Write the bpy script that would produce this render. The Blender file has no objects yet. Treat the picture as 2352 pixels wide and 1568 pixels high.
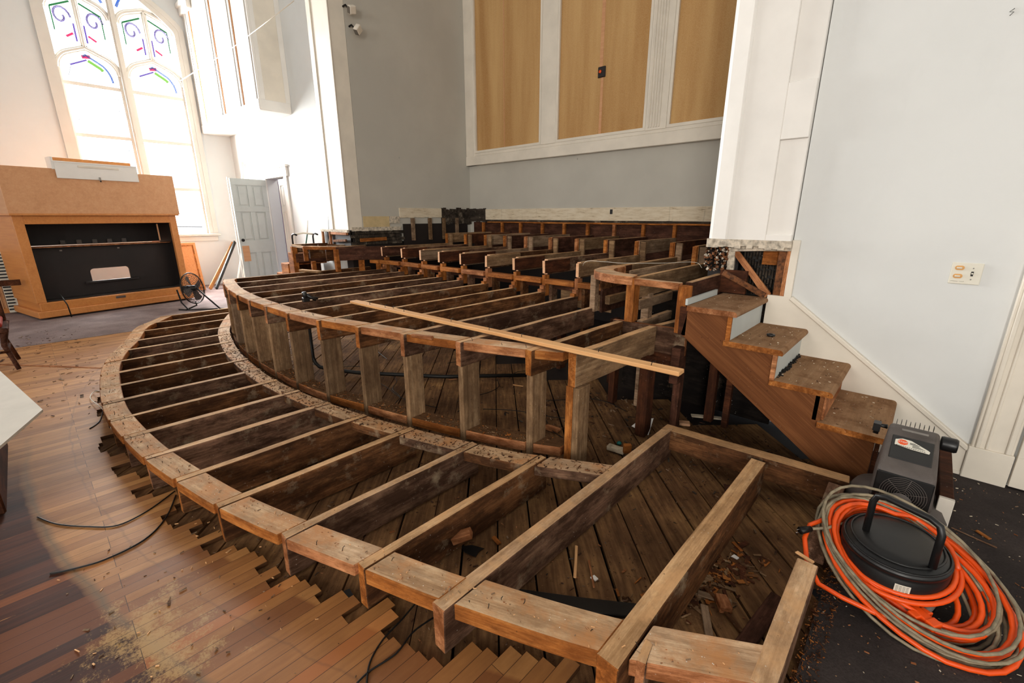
import bpy, bmesh, math, random
from mathutils import Vector, Matrix
from mathutils.geometry import tessellate_polygon
random.seed(7)
C = bpy.context.scene.collection
V = Vector
# ---------------------------------------------------------------- camera geometry (pixel -> point on a known plane)
FP, CX, CY = 1021.0, 1176.0, 784.0
PITCH = math.atan(289/1021.0); YAW = math.radians(42.8); CH = 1.5
_fh = V((-math.sin(YAW), math.cos(YAW), 0)); _z = V((0, 0, 1)); _r = V((math.cos(YAW), math.sin(YAW), 0))
_F = _fh*math.cos(PITCH) - _z*math.sin(PITCH); _U = _fh*math.sin(PITCH) + _z*math.cos(PITCH)
CAM = V((0, 0, CH))
def ray(x, y): return _F + _r*((x-CX)/FP) + _U*((CY-y)/FP)
def atz(x, y, z): d = ray(x, y); return CAM + d*((z-CH)/d.z)
def aty(x, y, Y): d = ray(x, y); return CAM + d*(Y/d.y)
def atx(x, y, X): d = ray(x, y); return CAM + d*(X/d.x)

# ---------------------------------------------------------------- materials
def new_mat(name):
    m = bpy.data.materials.new(name); m.use_nodes = True
    nt = m.node_tree; b = nt.nodes['Principled BSDF']
    return m, nt, b
def N(nt, t, **kw):
    n = nt.nodes.new(t)
    for k, v in kw.items():
        if k in n.inputs: n.inputs[k].default_value = v
        else: setattr(n, k, v)
    return n
def L(nt, a, b): nt.links.new(a, b)
def ramp(nt, fac, stops):
    r = nt.nodes.new('ShaderNodeValToRGB')
    e = r.color_ramp.elements
    while len(e) < len(stops): e.new(0.5)
    for i, (p, c) in enumerate(stops):
        e[i].position = p; e[i].color = (*c, 1) if len(c) == 3 else c
    L(nt, fac, r.inputs[0]); return r.outputs[0]
def mixc(nt, fac, a, b, mode='MIX'):
    m = nt.nodes.new('ShaderNodeMix'); m.data_type = 'RGBA'; m.blend_type = mode
    for inp, v in ((m.inputs[0], fac), (m.inputs[6], a), (m.inputs[7], b)):
        if hasattr(v, 'links'): L(nt, v, inp)
        elif isinstance(v, (int, float)): inp.default_value = v
        else: inp.default_value = (*v, 1)
    return m.outputs[2]
def mth(nt, op, a, b=None, c=None, clamp=False):
    m = nt.nodes.new('ShaderNodeMath'); m.operation = op; m.use_clamp = clamp
    for i, v in enumerate((a, b, c)):
        if v is None: continue
        if hasattr(v, 'links'): L(nt, v, m.inputs[i])
        else: m.inputs[i].default_value = v
    return m.outputs[0]
def srgb(r, g, b):
    f = lambda u: (u/255/12.92) if u/255 <= .04045 else ((u/255+.055)/1.055)**2.4
    return (f(r), f(g), f(b))
def noise(nt, vec, scale, detail=4, rough=.55):
    n = N(nt, 'ShaderNodeTexNoise'); n.inputs['Scale'].default_value = scale
    n.inputs['Detail'].default_value = detail; n.inputs['Roughness'].default_value = rough
    if vec is not None: L(nt, vec, n.inputs['Vector'])
    return n.outputs[0]
def mapping(nt, vec, scale=(1, 1, 1), loc=None, rot=None):
    m = nt.nodes.new('ShaderNodeMapping'); m.inputs['Scale'].default_value = scale
    if rot: m.inputs['Rotation'].default_value = rot
    L(nt, vec, m.inputs['Vector'])
    if loc is not None: L(nt, loc, m.inputs['Location'])
    return m.outputs[0]
def coords(nt, rnd=True):
    tc = nt.nodes.new('ShaderNodeTexCoord'); oi = nt.nodes.new('ShaderNodeObjectInfo')
    if not rnd: return tc.outputs['Object'], oi.outputs['Random']
    off = mth(nt, 'MULTIPLY', oi.outputs['Random'], 37.0)
    cb = nt.nodes.new('ShaderNodeCombineXYZ')
    for i in range(3): L(nt, off, cb.inputs[i])
    va = nt.nodes.new('ShaderNodeVectorMath'); va.operation = 'ADD'
    L(nt, tc.outputs['Object'], va.inputs[0]); L(nt, cb.outputs[0], va.inputs[1])
    return va.outputs[0], oi.outputs['Random']
def bump(nt, b, h, strength=.3, dist=.01):
    bp = nt.nodes.new('ShaderNodeBump'); bp.inputs['Strength'].default_value = strength
    bp.inputs['Distance'].default_value = dist
    L(nt, h, bp.inputs['Height']); L(nt, bp.outputs[0], b.inputs['Normal'])

def wood(name, dark, mid, light, vary=.5, dust=None, dustamt=0.0, specks=0.4, rough=.8, grain=1.0, holes=.5, stain=.6):
    m, nt, b = new_mat(name)
    v, rnd = coords(nt)
    g = noise(nt, mapping(nt, v, (1.2*grain, 26*grain, 26*grain)), 1.6, 6, .62)
    g2 = noise(nt, mapping(nt, v, (1.5, 5, 5)), 1.3, 4)
    g3 = noise(nt, mapping(nt, v, (.5*grain, 90*grain, 90*grain)), 1.5, 3, .6)
    s = mth(nt, 'ADD', mth(nt, 'ADD', mth(nt, 'MULTIPLY', g, .45), mth(nt, 'MULTIPLY', g2, .25)), mth(nt, 'MULTIPLY', g3, .3))
    col = ramp(nt, s, [(.28, dark), (.5, mid), (.74, light)])
    br = mth(nt, 'MULTIPLY_ADD', rnd, vary, 1-vary*.5)
    cb = nt.nodes.new('ShaderNodeCombineXYZ')
    for i in range(3): L(nt, br, cb.inputs[i])
    col = mixc(nt, 1.0, col, cb.outputs[0], 'MULTIPLY')
    # grey weathered boards now and then
    gr = mth(nt, 'GREATER_THAN', mth(nt, 'FRACT', mth(nt, 'MULTIPLY', rnd, 7.31)), .62)
    hs = nt.nodes.new('ShaderNodeHueSaturation'); hs.inputs['Saturation'].default_value = .78; hs.inputs['Value'].default_value = 1.22
    L(nt, col, hs.inputs['Color']); col = mixc(nt, mth(nt, 'MULTIPLY', gr, min(1, vary*1.2)), col, hs.outputs[0])
    pt = noise(nt, mapping(nt, v, (.8, 2.2, 2.2)), 5.5, 7, .72)
    col = mixc(nt, ramp(nt, pt, [(.42, (min(1, stain*1.3),)*3), (.6, (0, 0, 0))]), col, tuple(c*.8 for c in dark))
    st = noise(nt, v, 3.2, 5, .6)
    col = mixc(nt, ramp(nt, st, [(.5, (0, 0, 0)), (.78, (stain, stain, stain))]), col, tuple(c*.5 for c in dark))
    sp = noise(nt, mapping(nt, v, (.35, 1, 1)), 95, 5, .8)
    col = mixc(nt, ramp(nt, sp, [(.5, (0, 0, 0)), (.75, (min(1, stain*.9),)*3)]), col, tuple(c*.55 for c in dark))
    if dust:
        dn = noise(nt, v, 6.0, 6, .7)
        df = ramp(nt, dn, [(.62-dustamt*.5, (0, 0, 0)), (.75-dustamt*.35, (1, 1, 1))])
        col = mixc(nt, mth(nt, 'MULTIPLY', df, .75), col, dust)
    if specks:
        vo = N(nt, 'ShaderNodeTexVoronoi'); vo.inputs['Scale'].default_value = 46; L(nt, v, vo.inputs['Vector'])
        nn = noise(nt, v, 5, 2)
        f = mth(nt, 'MULTIPLY', mth(nt, 'LESS_THAN', vo.outputs[0], .09), mth(nt, 'GREATER_THAN', nn, .56))
        col = mixc(nt, mth(nt, 'MULTIPLY', f, specks), col, (.75, .7, .62))
    if holes:
        vo = N(nt, 'ShaderNodeTexVoronoi'); vo.inputs['Scale'].default_value = 17; L(nt, v, vo.inputs['Vector'])
        col = mixc(nt, mth(nt, 'MULTIPLY', mth(nt, 'LESS_THAN', vo.outputs[0], .06), holes), col, (.01, .006, .004))
    L(nt, col, b.inputs['Base Color']); b.inputs['Roughness'].default_value = rough; b.inputs['Specular IOR Level'].default_value = .5 if rough < .7 else .12
    bump(nt, b, mth(nt, 'ADD', g, mth(nt, 'MULTIPLY', pt, .8)), .5, .005)
    return m
def plain(name, col, rough=.6, metal=0, noise_amt=.08, scale=6, bumpy=0, spec=.5):
    m, nt, b = new_mat(name)
    v, rnd = coords(nt)
    n = noise(nt, v, scale, 5)
    c2 = tuple(max(0, c*(1-noise_amt*2.5)) for c in col)
    L(nt, ramp(nt, n, [(.3, c2), (.6, col)]), b.inputs['Base Color'])
    b.inputs['Roughness'].default_value = rough; b.inputs['Metallic'].default_value = metal
    b.inputs['Specular IOR Level'].default_value = spec
    if bumpy: bump(nt, b, noise(nt, v, scale*8, 3), bumpy, .003)
    return m
M = {}
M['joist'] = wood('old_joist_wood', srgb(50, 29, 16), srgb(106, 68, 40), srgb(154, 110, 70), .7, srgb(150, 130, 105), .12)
M['joist_top'] = wood('dusty_joist_edge', srgb(134, 96, 60), srgb(198, 156, 112), srgb(230, 196, 154), .3, srgb(206, 158, 110), .32, .7, stain=.4)  # dust on the top faces, plus light from above put into the colour
M['rim_top'] = wood('dusty_rim_top', srgb(140, 102, 70), srgb(206, 168, 128), srgb(234, 206, 170), .22, srgb(188, 128, 78), .3, .8, stain=.42)  # sawdust, with the lit paleness of the rim tops painted in
M['cut'] = wood('saw_cut_orange_wood', srgb(116, 62, 24), srgb(178, 108, 50), srgb(216, 154, 88), .4, None, 0, .2, .75, 1.4)
M['fresh'] = wood('fresh_pink_cut', srgb(190, 130, 90), srgb(224, 172, 132), srgb(240, 200, 165), .15, None, 0, 0, .7, 1, 0, stain=.0)
M['stud'] = wood('stud_wood', srgb(84, 60, 41), srgb(144, 113, 82), srgb(190, 160, 124), .5, None, 0, .5, stain=.45)
M['redwood'] = wood('red_brown_board', srgb(48, 27, 17), srgb(86, 48, 29), srgb(122, 74, 46), .4, None, 0, .3)
M['batten'] = wood('pale_pine_batten', srgb(186, 126, 74), srgb(222, 166, 108), srgb(240, 194, 140), .1, None, 0, .0, .65, .8, .5, stain=.0)
M['string'] = wood('stair_stringer_wood', srgb(72, 40, 20), srgb(112, 68, 38), srgb(150, 98, 58), .2, None, 0, .1, .7, .8, stain=.0)
M['tread'] = wood('worn_stair_tread', srgb(134, 98, 68), srgb(166, 128, 94), srgb(190, 154, 118), .12, srgb(116, 80, 52), .3, .5, .85, .5, 0, stain=.3)
M['oak'] = wood('golden_oak_case', srgb(176, 104, 46), srgb(200, 128, 62), srgb(214, 146, 80), .06, None, 0, 0, .45, .7, 0, stain=.0)
M['oak2'] = wood('unfinished_oak_panel', srgb(188, 134, 92), srgb(204, 150, 106), srgb(214, 166, 124), .05, None, 0, 0, .6, .5, 0, stain=.0)
M['white'] = plain('white_gloss_paint', srgb(238, 233, 226), .45, 0, .03, 3)
M['frame'] = plain('soft_white_window_paint', srgb(218, 212, 203), .5, 0, .03, 3)  # white paint with its shade put into the colour
M['cream'] = plain('cream_paint', srgb(232, 222, 206), .5, 0, .05, 3)
M['black'] = plain('black_plastic', srgb(20, 19, 19), .38, 0, .05)
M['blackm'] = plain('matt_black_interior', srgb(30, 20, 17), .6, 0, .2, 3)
M['shroud'] = plain('dusty_charcoal_plastic', srgb(88, 79, 74), .6, 0, .12, 14, .2)
M['metal'] = plain('dull_metal', srgb(150, 145, 140), .35, 1, .1)
M['iron'] = plain('dark_iron', srgb(34, 32, 30), .45, .6, .1)
M['purple'] = plain('lilac_paint', srgb(146, 106, 172), .8, 0, .04)
M['greydoor'] = plain('grey_door_paint', srgb(196, 200, 196), .5, 0, .03)
M['drywall'] = plain('drywall_sheet_face', srgb(214, 205, 192), .85, 0, .03, 8)
M['orange'] = plain('orange_cord_jacket', srgb(240, 84, 16), .4, 0, .04)
M['grey_cord'] = plain('grey_cord_jacket', srgb(150, 136, 110), .55, 0, .22, 30)
M['green'] = plain('green_plastic', srgb(16, 70, 52), .4)
M['teal'] = plain('teal_plastic', srgb(20, 110, 104), .4)
M['red'] = plain('red_upholstery', srgb(150, 38, 16), .8)
M['ivory'] = plain('ivory_plate', srgb(226, 220, 204), .35, 0, .02)
M['amber'] = plain('amber_bakelite', srgb(216, 160, 92), .3, 0, .02)
M['tan_fabric'] = None
M['brick'] = wood('crumbling_grey_masonry', srgb(38, 33, 29), srgb(74, 64, 55), srgb(120, 106, 90), .2, srgb(150, 136, 118), .12, .8, .95, .3)
M['ochre'] = plain('ochre_wall_patch', srgb(208, 184, 138), .8, 0, .1)
M['brickdark'] = wood('sooty_masonry', srgb(16, 13, 11), srgb(30, 24, 20), srgb(48, 38, 32), .2, srgb(90, 76, 62), .05, .6, .95, .3)  # darker tone of the masonry
M['ceil'] = plain('grey_ceiling_paint', srgb(176, 178, 178), .8, 0, .04)
M['rust'] = plain('rusty_plaster', srgb(128, 78, 42), .9, 0, .34, 40, .9)
M['plaster_edge'] = plain('chipped_white_paint', srgb(214, 200, 180), .85, 0, .25, 30, .6)

def wall_paint(name, col, dirt=.12):
    m, nt, b = new_mat(name)
    tc = nt.nodes.new('ShaderNodeTexCoord'); v = tc.outputs['Object']
    n1 = noise(nt, v, .9, 5, .6); n2 = noise(nt, mapping(nt, v, (1, 1, .35)), 4.5, 6, .65)
    c2 = tuple(c*(1-dirt) for c in col)
    c = mixc(nt, ramp(nt, n1, [(.4, (0, 0, 0)), (.65, (1, 1, 1))]), c2, col)
    # small scuffs
    vo = N(nt, 'ShaderNodeTexVoronoi'); vo.inputs['Scale'].default_value = 2.1; L(nt, mapping(nt, v, (1, 1, .6)), vo.inputs['Vector'])
    c = mixc(nt, mth(nt, 'MULTIPLY', mth(nt, 'LESS_THAN', vo.outputs[0], .02), .55), c, tuple(x*.3 for x in col))
    c = mixc(nt, ramp(nt, n2, [(.6, (0, 0, 0)), (.85, (.25, .25, .25))]), c, tuple(x*.8 for x in col))
    L(nt, c, b.inputs['Base Color']); b.inputs['Roughness'].default_value = .7
    bump(nt, b, noise(nt, v, 120, 2), .08, .002)
    return m
M['blue'] = wall_paint('pale_blue_wall_paint', srgb(224, 224, 221), .07)
M['blue2'] = wall_paint('grey_blue_alcove_paint', srgb(192, 187, 176), .1)  # wall paint greyed, the dimness of the alcove put into the colour
M['pale'] = wall_paint('pale_hall_paint', srgb(224, 225, 223), .06)

def dirty_white():
    m, nt, b = new_mat('stained_old_baseboard')
    v, rnd = coords(nt)
    n = noise(nt, mapping(nt, v, (1, 1, 6)), 5, 6, .7); n2 = noise(nt, mapping(nt, v, (14, 14, 1)), 1.5, 5)
    c = ramp(nt, n, [(.42, srgb(222, 208, 184)), (.6, srgb(206, 188, 160)), (.72, srgb(110, 92, 66))])
    c = mixc(nt, ramp(nt, n2, [(.62, (0, 0, 0)), (.8, (.6, .6, .6))]), c, srgb(120, 112, 88))
    L(nt, c, b.inputs['Base Color']); b.inputs['Roughness'].default_value = .85; bump(nt, b, n, .4, .004)
    return m
M['dirtywhite'] = dirty_white()

def fabric():
    m, nt, b = new_mat('tan_grille_cloth')
    tc = nt.nodes.new('ShaderNodeTexCoord'); v = tc.outputs['Object']
    w = noise(nt, v, 160, 3); n = noise(nt, mapping(nt, v, (3, 1, .25)), 1.2, 4)
    c = ramp(nt, n, [(.35, srgb(172, 124, 68)), (.65, srgb(202, 160, 104))])
    c = mixc(nt, ramp(nt, w, [(.4, (0, 0, 0)), (.6, (.3, .3, .3))]), c, srgb(216, 184, 136))
    L(nt, c, b.inputs['Base Color']); b.inputs['Roughness'].default_value = .9; bump(nt, b, w, .3, .003)
    return m
M['tan_fabric'] = fabric()

def floor_mat():
    m, nt, b = new_mat('worn_strip_hardwood')
    tc = nt.nodes.new('ShaderNodeTexCoord'); v = tc.outputs['Object']
    sp = nt.nodes.new('ShaderNodeSeparateXYZ'); L(nt, v, sp.inputs[0]); X, Y = sp.outputs[0], sp.outputs[1]
    cb = nt.nodes.new('ShaderNodeCombineXYZ'); L(nt, Y, cb.inputs[0]); L(nt, X, cb.inputs[1])
    bt = N(nt, 'ShaderNodeTexBrick'); L(nt, cb.outputs[0], bt.inputs['Vector'])
    bt.inputs['Scale'].default_value = 1; bt.inputs['Brick Width'].default_value = 1.3; bt.inputs['Row Height'].default_value = .057
    bt.inputs['Mortar Size'].default_value = .0011; bt.inputs['Mortar Smooth'].default_value = .1; bt.offset = .37; bt.offset_frequency = 3
    bt.inputs['Color1'].default_value = (0, 0, 0, 1); bt.inputs['Color2'].default_value = (1, 1, 1, 1); bt.inputs['Mortar'].default_value = (.5, .5, .5, 1)
    rnd = bt.outputs[0]; mort = bt.outputs[1]
    g = noise(nt, mapping(nt, v, (34, 1.6, 1)), 1.5, 6, .65)
    blotch = noise(nt, mapping(nt, v, (1.6, .7, 1)), 2.4, 6, .65)
    base = ramp(nt, mth(nt, 'ADD', mth(nt, 'MULTIPLY', rnd, .45), mth(nt, 'MULTIPLY', g, .55)),
                [(.1, srgb(132, 84, 46)), (.45, srgb(166, 112, 62)), (.62, srgb(182, 128, 74)), (.9, srgb(194, 140, 84))])
    base = mixc(nt, ramp(nt, blotch, [(.45, (0, 0, 0)), (.7, (.75, .75, .75))]), base, srgb(126, 82, 46))
    # distance from the centre of the platform's arc
    dx = mth(nt, 'ADD', X, 3.84); dy = mth(nt, 'ADD', Y, -7.155)
    d = mth(nt, 'SQRT', mth(nt, 'ADD', mth(nt, 'MULTIPLY', dx, dx), mth(nt, 'MULTIPLY', dy, dy)))
    wob = noise(nt, v, 5, 4); d2 = mth(nt, 'ADD', d, mth(nt, 'MULTIPLY_ADD', wob, .06, -.03))
    # old finish outside the arc where a carpet line used to be
    fin = ramp(nt, mth(nt, 'ADD', mth(nt, 'MULTIPLY', rnd, .3), mth(nt, 'MULTIPLY', g, .7)), [(.3, srgb(48, 24, 14)), (.6, srgb(80, 42, 26)), (.8, srgb(104, 58, 36))])
    scr = noise(nt, mapping(nt, v, (20, 2.2, 1)), 1.6, 5, .7)
    fin = mixc(nt, ramp(nt, scr, [(.64, (0, 0, 0)), (.7, (.8, .8, .8))]), fin, srgb(186, 128, 74))
    outside = ramp(nt, d2, [(0, (0, 0, 0)), (1, (1, 1, 1))])
    of = mth(nt, 'MULTIPLY', mth(nt, 'ADD', d2, -7.41), 30, None, True)
    near = mth(nt, 'MULTIPLY', mth(nt, 'ADD', X, 4.3), 1.1, None, True)   # the old finish fades out far to the left
    of = mth(nt, 'MULTIPLY', of, mth(nt, 'MULTIPLY_ADD', near, .95, .05))
    col = mixc(nt, of, base, fin)
    # darker unsanded patch boards near the frame corner
    pf = mth(nt, 'MULTIPLY', mth(nt, 'MULTIPLY', mth(nt, 'ADD', d, -7.02), 60, None, True), mth(nt, 'MULTIPLY', mth(nt, 'ADD', X, 2.3), 40, None, True))
    pf = mth(nt, 'MULTIPLY', pf, mth(nt, 'GREATER_THAN', rnd, .38))
    col = mixc(nt, mth(nt, 'MULTIPLY', pf, .72), col, srgb(112, 64, 34))
    hot = mth(nt, 'MULTIPLY', mth(nt, 'GREATER_THAN', rnd, .91), mth(nt, 'MULTIPLY', mth(nt, 'ADD', X, 2.6), 5, None, True))
    col = mixc(nt, mth(nt, 'MULTIPLY', hot, .35), col, srgb(204, 120, 60))
    # grey-green adhesive line
    ln = mth(nt, 'SUBTRACT', 1, mth(nt, 'MULTIPLY', mth(nt, 'ABSOLUTE', mth(nt, 'ADD', d2, -7.41)), 34, None, True))
    ln = mth(nt, 'MULTIPLY', ln, mth(nt, 'MULTIPLY', mth(nt, 'ADD', X, 4.6), .8, None, True))
    col = mixc(nt, mth(nt, 'MULTIPLY', ln, .75), col, srgb(92, 76, 54))
    ln2 = mth(nt, 'SUBTRACT', 1, mth(nt, 'MULTIPLY', mth(nt, 'ABSOLUTE', mth(nt, 'ADD', d2, -7.2)), 120, None, True))
    col = mixc(nt, mth(nt, 'MULTIPLY', ln2, .4), col, srgb(110, 76, 48))
    # sawdust drift
    sx = mth(nt, 'ADD', X, 1.82); sy = mth(nt, 'ADD', Y, -.04)
    sd = mth(nt, 'SQRT', mth(nt, 'ADD', mth(nt, 'MULTIPLY', sx, sx), mth(nt, 'MULTIPLY', sy, mth(nt, 'MULTIPLY', sy, 3))))
    sn = mth(nt, 'ADD', mth(nt, 'MULTIPLY', noise(nt, v, 9, 6, .75), .7), mth(nt, 'MULTIPLY', noise(nt, v, 110, 3, .8), .3))
    sf = mth(nt, 'MULTIPLY', mth(nt, 'SUBTRACT', mth(nt, 'ADD', sn, -.39), mth(nt, 'MULTIPLY', sd, .42)), 10, None, True)
    col = mixc(nt, mth(nt, 'MULTIPLY', sf, .8), col, srgb(178, 140, 88))
    col = mixc(nt, mth(nt, 'MULTIPLY', mort, .85), col, srgb(44, 24, 14))
    pit = mth(nt, 'GREATER_THAN', noise(nt, mapping(nt, v, (60, 6, 1)), 1.2, 4, .7), .735)
    col = mixc(nt, mth(nt, 'MULTIPLY', pit, .7), col, srgb(58, 34, 22))
    L(nt, col, b.inputs['Base Color'])
    L(nt, mth(nt, 'ADD', mth(nt, 'MULTIPLY_ADD', blotch, .4, .34), mth(nt, 'MULTIPLY', of, .12)), b.inputs['Roughness'])
    b.inputs['Specular IOR Level'].default_value = .28
    bump(nt, b, mth(nt, 'ADD', mth(nt, 'MULTIPLY', g, .4), mth(nt, 'MULTIPLY', mort, -1)), .3, .003)
    return m
M['floor'] = floor_mat()

def subfloor_mat():
    m, nt, b = new_mat('dusty_diagonal_subfloor')
    tc = nt.nodes.new('ShaderNodeTexCoord'); v = tc.outputs['Object']
    g = noise(nt, mapping(nt, v, (3, 30, 3)), 1.5, 5); n = noise(nt, v, 2.2, 6, .65); n3 = noise(nt, v, 30, 5, .75)
    c = ramp(nt, mth(nt, 'ADD', mth(nt, 'MULTIPLY', g, .4), mth(nt, 'MULTIPLY', n, .6)), [(.3, srgb(56, 38, 24)), (.48, srgb(102, 72, 47)), (.6, srgb(138, 102, 66)), (.7, srgb(184, 140, 88))])
    c = mixc(nt, ramp(nt, n3, [(.6, (0, 0, 0)), (.68, (.7, .7, .7))]), c, srgb(52, 34, 22))
    n4 = noise(nt, v, 55, 4, .8)
    c = mixc(nt, ramp(nt, n4, [(.66, (0, 0, 0)), (.72, (.8, .8, .8))]), c, srgb(172, 130, 84))
    L(nt, c, b.inputs['Base Color']); b.inputs['Roughness'].default_value = .9; b.inputs['Specular IOR Level'].default_value = .1; bump(nt, b, n3, .6, .006)
    return m
M['sub'] = subfloor_mat()
def carpet_mat(name, c1, c2, specks):
    m, nt, b = new_mat(name)
    tc = nt.nodes.new('ShaderNodeTexCoord'); v = tc.outputs['Object']
    n = noise(nt, v, 130, 4, .7); n2 = noise(nt, v, 3, 5)
    c = mixc(nt, ramp(nt, n2, [(.4, (0, 0, 0)), (.65, (1, 1, 1))]), c1, c2)
    c = mixc(nt, ramp(nt, n, [(.35, (.5, .5, .5)), (.6, (0, 0, 0))]), c, tuple(x*.4 for x in c1))
    vo = N(nt, 'ShaderNodeTexVoronoi'); vo.inputs['Scale'].default_value = 26; L(nt, v, vo.inputs['Vector'])
    c = mixc(nt, mth(nt, 'MULTIPLY', mth(nt, 'LESS_THAN', vo.outputs[0], .07), specks), c, srgb(190, 150, 110))
    L(nt, c, b.inputs['Base Color']); b.inputs['Roughness'].default_value = .95; b.inputs['Specular IOR Level'].default_value = .2; bump(nt, b, n, .6, .004)
    return m
M['carpet'] = carpet_mat('charcoal_carpet', srgb(54, 47, 45), srgb(72, 63, 60), .6)
M['carpet2'] = carpet_mat('lilac_grey_underlay', srgb(134, 116, 114), srgb(160, 142, 138), .2)
def glass(name, col, mixw=.08):
    m = bpy.data.materials.new(name); m.use_nodes = True; nt = m.node_tree; nt.nodes.clear()
    o = nt.nodes.new('ShaderNodeOutputMaterial'); t = nt.nodes.new('ShaderNodeBsdfTransparent'); t.inputs[0].default_value = (*col, 1)
    g = nt.nodes.new('ShaderNodeBsdfGlossy'); g.inputs['Roughness'].default_value = .1
    x = nt.nodes.new('ShaderNodeMixShader'); x.inputs[0].default_value = mixw
    L(nt, t.outputs[0], x.inputs[1]); L(nt, g.outputs[0], x.inputs[2]); L(nt, x.outputs[0], o.inputs[0]); return m
M['glass'] = glass('clear_obscure_glass', (.92, .95, .95))
M['gpurple'] = glass('violet_stained_glass', tuple(min(1, q*.6+.14) for q in srgb(150, 120, 200)), .02); M['ggreen'] = glass('green_stained_glass', tuple(min(1, q*.6+.14) for q in srgb(40, 150, 80)), .02)
M['gpink'] = glass('rose_stained_glass', tuple(min(1, q*.6+.14) for q in srgb(235, 70, 140)), .02); M['gblue'] = glass('blue_stained_glass', tuple(min(1, q*.6+.14) for q in srgb(90, 140, 215)), .02)
M['glime'] = glass('lime_stained_glass', tuple(min(1, q*.6+.14) for q in srgb(170, 215, 110)), .02)
M['lead'] = plain('lead_came', srgb(90, 92, 100), .6)

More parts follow.
